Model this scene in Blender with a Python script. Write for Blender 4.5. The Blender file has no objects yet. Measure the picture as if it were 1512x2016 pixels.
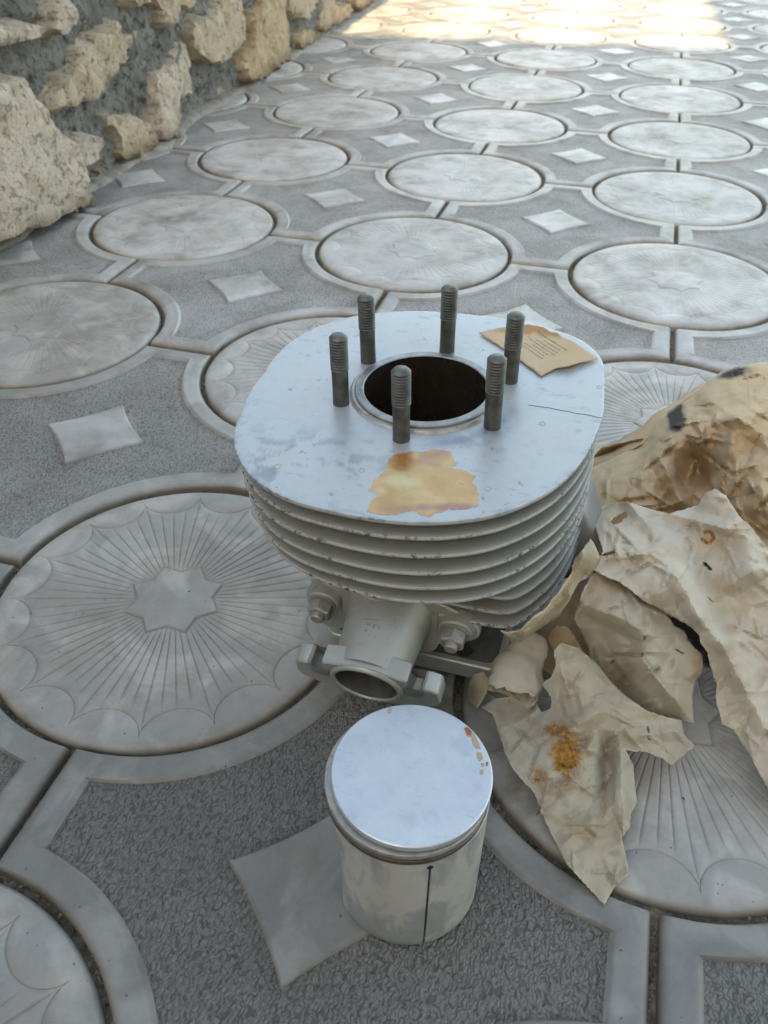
import bpy, bmesh, math, random
import numpy as np
from mathutils import Matrix, Vector, geometry

random.seed(7); RNG = np.random.default_rng(7)
SC = bpy.context.scene
COL = SC.collection
R = math.radians
S = 0.335                      # one pavement module in metres

# ------------------------------------------------------------------ camera
CAM = np.array([0.252968, -1.018271, 0.410231])
YAW, PITCH, ROLL, FPX = -0.277859, 0.686563, 0.008405, 1589.47     # FPX for a 1512 x 2016 picture
_r = np.array([math.cos(YAW), -math.sin(YAW), 0.0])
_w = np.array([math.sin(YAW) * math.cos(PITCH), math.cos(YAW) * math.cos(PITCH), -math.sin(PITCH)])
_u = np.cross(_r, _w)
RT = _r * math.cos(ROLL) + _u * math.sin(ROLL)
UP = -_r * math.sin(ROLL) + _u * math.cos(ROLL)
cam = bpy.data.cameras.new('camera'); camo = bpy.data.objects.new('camera', cam); COL.objects.link(camo)
camo.matrix_world = Matrix(((RT[0], UP[0], -_w[0], CAM[0]), (RT[1], UP[1], -_w[1], CAM[1]), (RT[2], UP[2], -_w[2], CAM[2]), (0, 0, 0, 1)))
cam.sensor_fit = 'VERTICAL'; cam.sensor_height = 36.0; cam.sensor_width = 27.0
cam.lens = 36.0 * FPX / 2016.0
cam.clip_start = 0.01; cam.clip_end = 500
cam.dof.use_dof = True; cam.dof.focus_distance = 0.46; cam.dof.aperture_fstop = 17.0
SC.camera = camo
SC.cycles.max_bounces = 6; SC.cycles.diffuse_bounces = 3; SC.cycles.glossy_bounces = 3; SC.cycles.transmission_bounces = 1
SC.render.resolution_x, SC.render.resolution_y = 768, 1024

# ------------------------------------------------------------------ sky, sun, exposure
SUN_EL = R(22); SUN_DX, SUN_DY = -0.06, 1.0          # sunlight travels this way over the ground
W = bpy.data.worlds.new('World'); SC.world = W; W.use_nodes = True
wn = W.node_tree.nodes; wn.clear()
sky = wn.new('ShaderNodeTexSky'); sky.sky_type = 'NISHITA'; sky.sun_disc = False
sky.sun_elevation = SUN_EL; sky.sun_rotation = math.atan2(-SUN_DX, -SUN_DY)
sky.air_density = 1.0; sky.dust_density = 2.0; sky.ozone_density = 1.0
bg = wn.new('ShaderNodeBackground'); bg.inputs[1].default_value = 0.15
wo = wn.new('ShaderNodeOutputWorld')
W.node_tree.links.new(sky.outputs[0], bg.inputs[0]); W.node_tree.links.new(bg.outputs[0], wo.inputs[0])
sl = bpy.data.lights.new('sun', 'SUN'); sl.energy = 2.7; sl.angle = R(0.53); sl.color = (1.0, 0.84, 0.60)
so = bpy.data.objects.new('sun', sl); COL.objects.link(so)
_h = math.hypot(SUN_DX, SUN_DY)
so.rotation_euler = Vector((SUN_DX / _h * math.cos(SUN_EL), SUN_DY / _h * math.cos(SUN_EL), -math.sin(SUN_EL))).to_track_quat('-Z', 'Y').to_euler()
so.location = (0, -4, 6)
SC.view_settings.view_transform = 'Standard'; SC.view_settings.look = 'None'
SC.view_settings.gamma = 1.0; SC.view_settings.use_curve_mapping = False
SC.view_settings.exposure = 2.42
SC.view_settings.use_white_balance = True; SC.view_settings.white_balance_temperature = 9400; SC.view_settings.white_balance_tint = 8.5

# ------------------------------------------------------------------ helpers
def at(px, py, z):
    """photo pixel (1512 x 2016) -> the point of that sight line at height z (metres)"""
    px = np.asarray(px, float); py = np.asarray(py, float); z = np.asarray(z, float)
    d = _w + RT * ((px - 756) / FPX)[..., None] - UP * ((py - 1008) / FPX)[..., None]
    t = (z - CAM[2]) / d[..., 2]
    return CAM + t[..., None] * d

def at_plane(px, py, p0, n):
    px = np.asarray(px, float); py = np.asarray(py, float)
    d = _w + RT * ((px - 756) / FPX)[..., None] - UP * ((py - 1008) / FPX)[..., None]
    t = ((np.asarray(p0) - CAM) @ n) / (d @ n)
    return CAM + t[..., None] * d

def tag(o, label=None, cat=None, group=None, kind=None):
    if label: o['label'] = label
    if cat: o['category'] = cat
    if group: o['group'] = group
    if kind: o['kind'] = kind
    return o

def empty(name, loc=(0, 0, 0), mat=None):
    o = bpy.data.objects.new(name, None); COL.objects.link(o); o.empty_display_size = 0.02
    if mat is not None: o.matrix_world = mat
    else: o.location = loc
    return o

def link(name, me, mats=None, parent=None, smooth=None):
    for m in (mats or []): me.materials.append(m)
    o = bpy.data.objects.new(name, me); COL.objects.link(o)
    if parent is not None: o.parent = parent
    if smooth is not None: shade(me, smooth)
    return o

def shade(me, ang=35):
    me.polygons.foreach_set('use_smooth', [True] * len(me.polygons))
    if ang < 179:
        bm = bmesh.new(); bm.from_mesh(me)
        for e in bm.edges:
            if len(e.link_faces) == 2 and e.calc_face_angle(0) > R(ang): e.smooth = False
        bm.to_mesh(me); bm.free()

def mesh(verts, faces, name='m'):
    me = bpy.data.meshes.new(name); me.from_pydata([tuple(map(float, v)) for v in verts], [], [tuple(int(i) for i in f) for f in faces])
    me.update(); return me

def fix_normals(me):
    bm = bmesh.new(); bm.from_mesh(me); bmesh.ops.recalc_face_normals(bm, faces=bm.faces); bm.to_mesh(me); bm.free()

class MB:
    def __init__(s): s.v = []; s.f = []
    def add(s, v, f):
        n = len(s.v); s.v += [tuple(map(float, a)) for a in v]; s.f += [tuple(int(i) + n for i in q) for q in f]; return s
    def rings(s, rs, cap0=False, cap1=False, close=True):
        """list of rings (n,3)"""
        n = len(rs[0]); v = np.concatenate(rs); f = []
        for k in range(len(rs) - 1):
            for i in range(n if close else n - 1):
                j = (i + 1) % n; f.append((k * n + i, k * n + j, (k + 1) * n + j, (k + 1) * n + i))
        if cap0: f.append(tuple(range(n))[::-1])
        if cap1: f.append(tuple((len(rs) - 1) * n + i for i in range(n)))
        return s.add(v, f)
    def lathe(s, prof, seg=48, org=(0, 0, 0), ax=(0, 0, 1), cap0=False, cap1=False):
        a = np.array(ax, float); a /= np.linalg.norm(a)
        t = np.array([1.0, 0, 0]) if abs(a[0]) < .9 else np.array([0, 1.0, 0])
        x = np.cross(a, t); x /= np.linalg.norm(x); y = np.cross(a, x)
        th = np.arange(seg) * 2 * math.pi / seg
        ring = np.cos(th)[:, None] * x + np.sin(th)[:, None] * y
        return s.rings([np.array(org) + r * ring + z * a for r, z in prof], cap0, cap1)
    def box(s, c, h, M=None):
        v = np.array([(x, y, z) for x in (-1, 1) for y in (-1, 1) for z in (-1, 1)], float) * np.array(h)
        if M is not None: v = v @ np.array(M).T
        v = v + np.array(c)
        return s.add(v, [(0, 1, 3, 2), (4, 6, 7, 5), (0, 4, 5, 1), (2, 3, 7, 6), (0, 2, 6, 4), (1, 5, 7, 3)])
    def prism(s, poly, o, ux, uy, d0, d1, bev=0.0):
        """poly (n,2) in plane ux,uy at o, extruded along ux x uy from d0 to d1 with a bevelled far edge"""
        ux = np.array(ux, float); uy = np.array(uy, float); n = np.cross(ux, uy); P = np.array(poly, float)
        def ring(p, d): return np.array(o) + p[:, :1] * ux + p[:, 1:] * uy + d * n
        if bev:
            c = offset_poly(P, -bev); rs = [ring(P, d0), ring(P, d1 - bev), ring(c, d1)]
        else: rs = [ring(P, d0), ring(P, d1)]
        return s.rings(rs, True, True)
    def build(s, name, mat, parent=None, smooth=35, norm=True):
        me = mesh(s.v, s.f, name)
        if norm: fix_normals(me)
        return link(name, me, [mat], parent, smooth)

def offset_poly(P, d):
    P = np.asarray(P, float); a = np.roll(P, 1, 0); b = np.roll(P, -1, 0)
    area = 0.5 * np.sum(P[:, 0] * b[:, 1] - b[:, 0] * P[:, 1]); sg = 1 if area > 0 else -1
    def nrm(v): return v / np.maximum(np.linalg.norm(v, axis=1, keepdims=True), 1e-12)
    e1 = nrm(P - a); e2 = nrm(b - P)
    n1 = np.stack([e1[:, 1], -e1[:, 0]], 1) * sg; n2 = np.stack([e2[:, 1], -e2[:, 0]], 1) * sg
    m = nrm(n1 + n2); c = np.maximum((m * n1).sum(1), 0.35)
    return P + m * (d / c)[:, None]

def hash2(ix, iy, seed=0):
    h = (ix.astype(np.int64) * 374761393 + iy.astype(np.int64) * 668265263 + seed * 2147483647) & 0xFFFFFFFF
    h = ((h ^ (h >> 13)) * 1274126177) & 0xFFFFFFFF
    h = (h ^ (h >> 16)) & 0xFFFFFFFF
    return h / 4294967295.0

def vnoise(x, y, seed=0):
    ix = np.floor(x); iy = np.floor(y); fx = x - ix; fy = y - iy
    fx = fx * fx * (3 - 2 * fx); fy = fy * fy * (3 - 2 * fy)
    a = hash2(ix, iy, seed); b = hash2(ix + 1, iy, seed); c = hash2(ix, iy + 1, seed); d = hash2(ix + 1, iy + 1, seed)
    return (a + (b - a) * fx) * (1 - fy) + (c + (d - c) * fx) * fy - 0.5

def fbm(x, y, seed=0, o=4):
    r = 0; a = 1.0
    for k in range(o): r = r + a * vnoise(x * 2 ** k, y * 2 ** k, seed + k * 17); a *= .5
    return r

def facet(x, y, seed=0):
    """piecewise linear noise on triangles: flat facets that meet in creases"""
    wx = x + .7 * vnoise(x * .45, y * .45, seed + 5); wy = y + .7 * vnoise(x * .45 + 9, y * .45, seed + 6)
    s = (wx + wy) * 0.36602540378; i = np.floor(wx + s); j = np.floor(wy + s)
    fx = wx + s - i; fy = wy + s - j
    a = hash2(i, j, seed); d = hash2(i + 1, j + 1, seed); b = hash2(i + 1, j, seed); c = hash2(i, j + 1, seed)
    return np.where(fx > fy, a * (1 - fx) + b * (fx - fy) + d * fy, a * (1 - fy) + c * (fy - fx) + d * fx) - 0.5

def inside(x, y, P):
    P = np.asarray(P, float); r = np.zeros(np.shape(x), bool); j = len(P) - 1
    for i in range(len(P)):
        c = ((P[i, 1] > y) != (P[j, 1] > y)) & (x < (P[j, 0] - P[i, 0]) * (y - P[i, 1]) / (P[j, 1] - P[i, 1] + 1e-12) + P[i, 0])
        r ^= c; j = i
    return r

def resample(P, step, jit=0.0, rng=RNG):
    P = np.asarray(P, float); out = []
    for i in range(len(P)):
        a, b = P[i], P[(i + 1) % len(P)]; L = np.hypot(*(b - a)); n = max(1, int(L / step))
        t = np.array([-(b - a)[1], (b - a)[0]]) / max(L, 1e-9)
        for k in range(n):
            q = a + (b - a) * k / n
            if k and jit: q = q + t * rng.normal(0, jit)
            out.append(q)
    return np.array(out)

def chaikin(P, n=2):
    P = np.asarray(P, float)
    for _ in range(n):
        q = np.roll(P, -1, 0); P = np.stack([.75 * P + .25 * q, .25 * P + .75 * q], 1).reshape(-1, P.shape[1])
    return P

# ------------------------------------------------------------------ materials
class NT:
    def __init__(s, name):
        s.m = bpy.data.materials.new(name); s.m.use_nodes = True; s.t = s.m.node_tree; s.t.nodes.clear()
        s.out = s.t.nodes.new('ShaderNodeOutputMaterial'); s.b = s.t.nodes.new('ShaderNodeBsdfPrincipled')
        s.l(s.b.outputs[0], s.out.inputs[0])
    def n(s, ty, **k):
        o = s.t.nodes.new(ty)
        for a, b in k.items(): setattr(o, a, b)
        return o
    def l(s, a, b): s.t.links.new(a, b)
    def put(s, sock, v):
        if hasattr(v, 'is_linked') or hasattr(v, 'links'): s.l(v, sock)
        else: sock.default_value = v
    def coord(s, out='Object', offs=False):
        tc = s.n('ShaderNodeTexCoord').outputs[out]
        if not offs: return tc
        oi = s.n('ShaderNodeObjectInfo'); m = s.n('ShaderNodeVectorMath', operation='ADD')
        k = s.n('ShaderNodeMath', operation='MULTIPLY'); s.l(oi.outputs['Random'], k.inputs[0]); k.inputs[1].default_value = 37.0
        s.l(tc, m.inputs[0]); s.l(k.outputs[0], m.inputs[1]); return m.outputs[0]
    def scale(s, v, sc, rot=(0, 0, 0)):
        m = s.n('ShaderNodeMapping'); s.l(v, m.inputs['Vector']); m.inputs['Scale'].default_value = sc; m.inputs['Rotation'].default_value = rot; return m.outputs[0]
    def noise(s, v, sc, det=4, rough=.55, dist=0.0):
        o = s.n('ShaderNodeTexNoise'); s.l(v, o.inputs['Vector']); o.inputs['Scale'].default_value = sc
        o.inputs['Detail'].default_value = det; o.inputs['Roughness'].default_value = rough; o.inputs['Distortion'].default_value = dist
        return o.outputs['Fac']
    def voro(s, v, sc, feat='F1', out='Distance', rnd=1.0):
        o = s.n('ShaderNodeTexVoronoi', feature=feat); s.l(v, o.inputs['Vector']); o.inputs['Scale'].default_value = sc
        o.inputs['Randomness'].default_value = rnd; return o.outputs[out]
    def ramp(s, f, stops):
        o = s.n('ShaderNodeValToRGB'); s.l(f, o.inputs[0]); e = o.color_ramp.elements
        while len(e) < len(stops): e.new(0.5)
        for k, (p, c) in enumerate(stops):
            e[k].position = p; e[k].color = (c, c, c, 1) if isinstance(c, (int, float)) else (*c, 1)
        return o.outputs[0]
    def mix(s, f, a, b, mode='MIX'):
        o = s.n('ShaderNodeMix', data_type='RGBA', blend_type=mode)
        s.put(o.inputs[0], f)
        for k, v in ((6, a), (7, b)): s.put(o.inputs[k], (*v, 1) if isinstance(v, tuple) and len(v) == 3 else v)
        return o.outputs[2]
    def math(s, op, a, b=0.0, clamp=False):
        o = s.n('ShaderNodeMath', operation=op, use_clamp=clamp); s.put(o.inputs[0], a); s.put(o.inputs[1], b); return o.outputs[0]
    def attr(s, name, out='Fac'):
        o = s.n('ShaderNodeAttribute', attribute_name=name); return o.outputs[out]
    def bump(s, h, st=.3, dist=.001, prev=None):
        o = s.n('ShaderNodeBump'); o.inputs['Strength'].default_value = st; o.inputs['Distance'].default_value = dist
        s.l(h, o.inputs['Height'])
        if prev is not None: s.l(prev, o.inputs['Normal'])
        return o.outputs[0]
    def fin(s, col=None, rough=None, metal=None, nor=None, spec=None):
        if col is not None: s.put(s.b.inputs['Base Color'], (*col, 1) if isinstance(col, tuple) and len(col) == 3 else col)
        if rough is not None: s.put(s.b.inputs['Roughness'], rough)
        if metal is not None: s.put(s.b.inputs['Metallic'], metal)
        if nor is not None: s.l(nor, s.b.inputs['Normal'])
        if spec is not None: s.put(s.b.inputs['Specular IOR Level'], spec)
        return s.m

def concrete(name, c0, c1, white, dirt, rough=.5, worm=False, spec=.5):
    t = NT(name); v = t.coord(offs=True)
    oi = t.n('ShaderNodeObjectInfo'); sep = t.n('ShaderNodeSeparateColor'); t.l(oi.outputs['Color'], sep.inputs[0])
    big = t.noise(v, 9, 5, .6); mid = t.noise(v, 38, 4, .6); fine = t.noise(v, 420, 3, .6)
    c = t.mix(t.ramp(big, [(.3, 0), (.7, 1)]), c0, c1)
    c = t.mix(t.math('MULTIPLY', t.ramp(mid, [(.42, 0), (.68, 1)]), .5), c, tuple(x * .66 for x in c0))
    lp = t.noise(v, 24, 3, .55, .6)
    c = t.mix(t.math('MULTIPLY', t.ramp(lp, [(.48, 0), (.62, 1)]), .75), c, tuple(x * 1.34 for x in c1))
    c = t.mix(t.math('MULTIPLY', t.ramp(t.noise(v, 31, 4, .6, .3), [(.50, 0), (.70, 1)]), .5), c, (.27, .22, .165))
    # lime bloom, in patches of its own shape, more on some tiles than on others
    wm = t.math('MULTIPLY', t.ramp(t.noise(v, 14, 6, .65, .4), [(.36, 0), (.62, 1)]), sep.outputs[0], True)
    c = t.mix(wm, c, white)
    # brown dust in grooves, joints and rims
    d = t.math('MULTIPLY', t.attr('dirt'), t.ramp(t.noise(v, 60, 4, .6), [(.25, .45), (.65, 1)]), True)
    c = t.mix(d, c, dirt)
    sm = t.math('MULTIPLY', t.ramp(t.noise(v, 22, 5, .7), [(.56, 0), (.75, 1)]), sep.outputs[1], True)
    c = t.mix(sm, c, (.20, .165, .125))
    pits = t.ramp(t.voro(v, 160), [(.07, 1), (.13, 0)]); pm = t.ramp(t.noise(v, 60, 2), [(.55, 0), (.66, 1)])
    pit = t.math('MULTIPLY', pits, pm); c = t.mix(t.math('MULTIPLY', pit, .75), c, (.03, .028, .025))
    c = t.mix(t.math('MULTIPLY', fine, .25), c, (.06, .06, .06), 'MIX')
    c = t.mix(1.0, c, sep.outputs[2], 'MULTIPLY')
    h = t.math('ADD', t.math('MULTIPLY', fine, .35), t.math('ADD', mid, t.math('MULTIPLY', pit, -1.2)))
    return t.fin(c, t.math('ADD', t.math('MULTIPLY', mid, .3), rough - .15), nor=t.bump(h, .35, .0006), spec=spec)

M = {}
M['tile'] = concrete('round_tile_concrete', (.27, .258, .238), (.37, .352, .322), (.59, .595, .60), (.17, .14, .10), .5)
M['border'] = concrete('cross_tile_smooth', (.25, .245, .23), (.345, .33, .305), (.48, .49, .495), (.17, .14, .10), .46)
M['diamond'] = concrete('cross_tile_diamond', (.24, .235, .215), (.30, .29, .27), (.64, .655, .67), (.17, .14, .105), .42)

def mat_rough():
    t = NT('cross_tile_rough'); v = t.coord(offs=True)
    oi = t.n('ShaderNodeObjectInfo'); sep = t.n('ShaderNodeSeparateColor'); t.l(oi.outputs['Color'], sep.inputs[0])
    c = t.mix(t.ramp(t.noise(v, 10, 4, .6), [(.3, 0), (.7, 1)]), (.20, .19, .175), (.26, .248, .23))
    wm = t.math('MULTIPLY', t.ramp(t.noise(v, 14, 5, .65, .4), [(.30, .25), (.62, 1)]), sep.outputs[0], True)
    c = t.mix(wm, c, (.42, .42, .418))
    c = t.mix(t.math('MULTIPLY', t.attr('dirt'), .6, True), c, (.15, .125, .095))
    nz = t.n('ShaderNodeTexNoise'); t.l(v, nz.inputs['Vector']); nz.inputs['Scale'].default_value = 260; nz.inputs['Detail'].default_value = 1
    k = t.n('ShaderNodeVectorMath', operation='SCALE'); t.l(nz.outputs['Color'], k.inputs[0]); k.inputs['Scale'].default_value = .0042
    vw = t.n('ShaderNodeVectorMath', operation='ADD'); t.l(t.scale(v, (1.0, .5, 1.0), (0, 0, .5)), vw.inputs[0]); t.l(k.outputs[0], vw.inputs[1])
    w = t.voro(vw.outputs[0], 640)
    c = t.mix(t.math('MULTIPLY', t.ramp(w, [(.35, 0), (.8, .75)]), t.math('SUBTRACT', 1.0, t.math('MULTIPLY', wm, .6))), c, (.055, .052, .046))
    c = t.mix(1.0, c, sep.outputs[2], 'MULTIPLY')
    return t.fin(c, .6, nor=t.bump(t.math('MULTIPLY', w, -1.0), 1.0, .0013), spec=.4)
def mat_sand():
    t = NT('joint_sand'); v = t.coord('Object')
    c = t.mix(t.ramp(t.voro(v, 420, 'F1', 'Color'), [(.2, 0), (.8, 1)]), (.11, .092, .068), (.25, .21, .155))
    c = t.mix(t.ramp(t.noise(v, 30, 4), [(.4, 0), (.65, .7)]), c, (.08, .066, .05))
    return t.fin(c, .9, nor=t.bump(t.voro(v, 420), .8, .002))
M['sand'] = mat_sand(); M['rough'] = mat_rough()

def mat_paint(name, col, worn, metal=.25, rough=.42, chips=.5, warm=(.34, .33, .28), warmf=.4, grime=(.12, .115, .10)):
    """aluminium coloured engine paint with worn edges and dust"""
    t = NT(name); v = t.coord('Object')
    big = t.noise(v, 26, 5, .6); mid = t.noise(v, 120, 4, .6); fine = t.noise(v, 900, 2)
    c = t.mix(t.ramp(big, [(.35, 0), (.7, warmf)]), col, warm)
    c = t.mix(t.ramp(mid, [(.5, 0), (.8, .3)]), c, tuple(x * .7 for x in col))
    ch = t.math('MULTIPLY', t.ramp(t.noise(v, 210, 5, .7, .3), [(.60, 0), (.64, 1)]), t.ramp(t.noise(v, 30, 3), [(.5, 0), (.62, chips)]), True)
    c = t.mix(t.math('MULTIPLY', t.attr('edge'), .7, True), c, (.52, .525, .51))
    e = t.math('MULTIPLY', t.attr('edge'), t.math('MULTIPLY', t.ramp(t.noise(v, 300, 4, .7), [(.50, 0), (.58, 1)]), t.ramp(t.noise(v, 34, 3), [(.42, .0), (.6, 1)])), True)
    wr = t.math('MAXIMUM', ch, e)
    c = t.mix(wr, c, worn)
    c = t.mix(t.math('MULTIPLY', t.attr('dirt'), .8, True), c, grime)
    sp = t.math('MULTIPLY', t.ramp(t.voro(v, 240), [(.05, 1), (.10, 0)]), t.ramp(t.noise(v, 40, 2), [(.55, 0), (.65, 1)]))
    c = t.mix(t.math('MULTIPLY', sp, .7), c, (.06, .055, .05))
    for rz_, th_ in ((.5, .70), (-1.0, .72), (1.3, .72)):
        sl_ = t.ramp(t.noise(t.scale(v, (1, 22, 1), (0, 0, rz_)), 42, 3, .6), [(th_ - .02, 0), (th_, .55)])
        c = t.mix(sl_, c, tuple(x * .5 for x in col))
    h = t.math('ADD', t.math('MULTIPLY', fine, .3), t.math('ADD', mid, t.math('MULTIPLY', wr, -.9)))
    return t.fin(c, t.math('ADD', t.math('MULTIPLY', big, .25), rough - .12), metal, t.bump(h, .25, .0004))
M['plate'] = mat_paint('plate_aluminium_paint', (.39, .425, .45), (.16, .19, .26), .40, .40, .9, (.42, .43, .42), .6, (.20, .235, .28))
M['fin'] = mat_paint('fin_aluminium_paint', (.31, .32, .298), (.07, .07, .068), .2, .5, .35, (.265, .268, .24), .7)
M['stub'] = mat_paint('cast_aluminium', (.43, .445, .43), (.15, .165, .18), .45, .45, .8, (.30, .295, .255), .6)

def mat_steel(name, c0, c1, rough=.45, metal=.8):
    t = NT(name); v = t.coord('Object')
    c = t.mix(t.ramp(t.noise(v, 90, 5, .65), [(.35, 0), (.65, 1)]), c0, c1)
    c = t.mix(t.ramp(t.noise(v, 300, 3), [(.55, 0), (.75, .5)]), c, (.16, .10, .06))
    return t.fin(c, t.math('ADD', t.math('MULTIPLY', t.noise(v, 200, 3), .3), rough - .15), metal, t.bump(t.noise(v, 500, 3), .2, .0003))
M['stud'] = mat_steel('dark_stud_steel', (.06, .065, .06), (.14, .142, .13), .46, .6)
M['liner'] = mat_steel('cast_iron_liner', (.20, .20, .20), (.32, .32, .315), .42, .75)
M['bore'] = mat_steel('oily_bore', (.060, .052, .045), (.095, .076, .060), .24, .75)
M['ring'] = mat_steel('brown_piston_ring', (.085, .066, .052), (.16, .135, .115), .4, .6)
M['port'] = mat_steel('shade_dark_metal', (.07, .075, .075), (.13, .135, .13), .5, .4)  # dark metal that paints shade into the port and the flange top
M['dark'] = NT('dark_hole').fin((.012, .011, .010), .8)
M['zinc'] = mat_steel('dull_zinc', (.30, .295, .27), (.42, .41, .38), .45, .55)

def mat_piston(name, top):
    t = NT(name); v = t.coord('Object')
    a = t.noise(v, 34, 5, .65); b = t.noise(t.scale(v, (1, 1, 1)), 400, 3)
    if top:
        c = t.mix(t.ramp(a, [(.35, 0), (.7, 1)]), (.53, .565, .60), (.63, .66, .69))
        c = t.mix(t.ramp(t.noise(v, 22, 5, .65), [(.44, 0), (.70, .55)]), c, (.44, .50, .56))
        c = t.mix(t.ramp(t.noise(v, 75, 5, .7), [(.52, 0), (.72, .45)]), c, (.33, .38, .43))
        sc = t.math('MULTIPLY', t.ramp(t.noise(t.scale(v, (1, 3.5, 1), (0, 0, .5)), 150, 5, .75), [(.62, 0), (.67, 1)]), t.ramp(t.noise(v, 45, 3), [(.52, 0), (.62, .8)]))
        c = t.mix(sc, c, (.20, .23, .28))
        for rz_ in (.3, 1.7, -.8): c = t.mix(t.ramp(t.noise(t.scale(v, (1, 26, 1), (0, 0, rz_)), 55, 3, .6), [(.68, 0), (.70, .6)]), c, (.34, .37, .41))
        m = .7; r = .40
    else:
        sm = t.ramp(t.noise(t.scale(v, (1.2, 1.2, .8), (.3, .2, .5)), 30, 5, .6, 1.2), [(.44, 0), (.56, 1)])
        c = t.mix(sm, (.43, .45, .455), (.66, .645, .60))
        c = t.mix(t.ramp(t.noise(v, 60, 4, .7), [(.55, 0), (.75, .5)]), c, (.26, .28, .29)); m = .5; r = .42
    return t.fin(c, t.math('ADD', t.math('MULTIPLY', a, .3), r - .15), m, t.bump(b, .12, .0003))
M['crown'] = mat_piston('piston_crown', True); M['skirt'] = mat_piston('piston_skirt', False)

def mat_paper(name, base, light, brown):
    t = NT(name); v = t.coord('Object')
    a = t.noise(v, 30, 5, .6, .4); f = t.noise(v, 700, 3, .6); m = t.noise(v, 120, 5, .7)
    c = t.mix(t.ramp(a, [(.36, 0), (.64, 1)]), base, light)
    c = t.mix(t.ramp(t.noise(v, 17, 4, .6), [(.50, 0), (.72, .55)]), c, brown)
    c = t.mix(t.math('MULTIPLY', t.ramp(m, [(.55, 0), (.75, 1)]), .22), c, tuple(x * .55 for x in base))
    st = t.n('ShaderNodeAttribute', attribute_name='stain'); sep = t.n('ShaderNodeSeparateColor'); t.l(st.outputs['Color'], sep.inputs[0])
    rn = t.ramp(t.noise(v, 240, 6, .8, .5), [(.44, 0), (.56, 1)])
    rust = t.math('MULTIPLY', t.math('ADD', rn, t.math('MULTIPLY', sep.outputs[0], .5)), sep.outputs[0], True)
    c = t.mix(rust, c, t.mix(t.ramp(t.noise(v, 420, 4, .7), [(.4, 0), (.6, 1)]), (.50, .25, .06), (.34, .145, .035)))
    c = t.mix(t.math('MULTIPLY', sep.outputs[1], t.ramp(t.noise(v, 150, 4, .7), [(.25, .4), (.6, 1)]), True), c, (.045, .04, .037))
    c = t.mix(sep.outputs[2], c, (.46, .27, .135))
    c = t.mix(t.math('MULTIPLY', t.attr('torn'), .6, True), c, (.66, .60, .51))
    sp = t.math('MULTIPLY', t.ramp(t.voro(v, 330), [(.05, 1), (.09, 0)]), t.ramp(t.noise(v, 50, 2), [(.56, 0), (.64, 1)]))
    c = t.mix(t.math('MULTIPLY', sp, .6), c, (.10, .07, .04))
    h = t.math('ADD', t.math('MULTIPLY', f, .4), m)
    dv_ = t.n('ShaderNodeVectorMath', operation='ADD'); nz = t.n('ShaderNodeTexNoise'); t.l(v, nz.inputs['Vector']); nz.inputs['Scale'].default_value = 40
    k = t.n('ShaderNodeVectorMath', operation='SCALE'); t.l(nz.outputs['Color'], k.inputs[0]); k.inputs['Scale'].default_value = .02
    t.l(v, dv_.inputs[0]); t.l(k.outputs[0], dv_.inputs[1])
    cr = t.math('ADD', t.voro(dv_.outputs[0], 48), t.math('MULTIPLY', t.voro(dv_.outputs[0], 125), .4))
    n = t.fin(c, .85, 0.0, t.bump(h, .3, .0007, t.bump(cr, .15, .007)), .25)
    tr = t.n('ShaderNodeBsdfTranslucent'); t.l(c, tr.inputs[0]); mx = t.n('ShaderNodeMixShader'); mx.inputs[0].default_value = .16
    t.l(t.b.outputs[0], mx.inputs[1]); t.l(tr.outputs[0], mx.inputs[2]); t.l(mx.outputs[0], t.out.inputs[0])
    return n
M['paper_pale'] = mat_paper('pale_wrapping_paper', (.58, .50, .40), (.67, .60, .505), (.52, .42, .305))
M['paper_tan'] = mat_paper('tan_wrapping_paper', (.45, .365, .25), (.51, .43, .31), (.41, .30, .185))
M['paper_leaf'] = mat_paper('leaf_wrapping_paper', (.48, .415, .32), (.55, .49, .395), (.43, .35, .245))
M['paper_brown'] = mat_paper('brown_wrapping_paper', (.53, .385, .24), (.60, .46, .31), (.47, .315, .18))
M['note'] = mat_paper('note_paper', (.58, .44, .29), (.63, .50, .34), (.52, .37, .22))

def mat_stone(name, a, b, c3):
    t = NT(name); v = t.coord('Object', offs=True)
    c = t.mix(t.ramp(t.noise(v, 14, 5, .65), [(.35, 0), (.65, 1)]), a, b)
    c = t.mix(t.ramp(t.noise(v, 26, 5, .65), [(.5, 0), (.68, .8)]), c, c3)
    p = t.ramp(t.noise(v, 90, 5, .75), [(.34, 1), (.45, 0)]); c = t.mix(t.math('MULTIPLY', p, .34), c, (.20, .145, .085))
    c = t.mix(t.math('MULTIPLY', t.ramp(t.noise(v, 240, 4, .7), [(.40, 1), (.52, 0)]), .30), c, (.22, .165, .105))
    g = t.n('ShaderNodeNewGeometry'); s2 = t.n('ShaderNodeSeparateXYZ'); t.l(g.outputs['Position'], s2.inputs[0])
    soil = t.math('MULTIPLY', t.ramp(s2.outputs[2], [(.0, 1), (.035, 0)]), t.ramp(t.noise(v, 60, 4), [(.3, .3), (.6, 1)]))
    c = t.mix(soil, c, (.13, .085, .05))
    return t.fin(c, .85, nor=t.bump(t.math('ADD', t.noise(v, 60, 6, .7), t.math('ADD', t.math('MULTIPLY', p, -.5), t.math('MULTIPLY', t.noise(v, 220, 4, .7), .4))), 1.0, .0045), spec=.25)
M['stoneA'] = mat_stone('limestone_warm', (.51, .405, .30), (.57, .47, .365), (.45, .325, .20))
M['stoneB'] = mat_stone('limestone_pale', (.55, .47, .39), (.61, .53, .45), (.50, .395, .295))
M['stoneC'] = mat_stone('limestone_orange', (.50, .365, .235), (.56, .445, .31), (.43, .28, .155))

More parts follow.
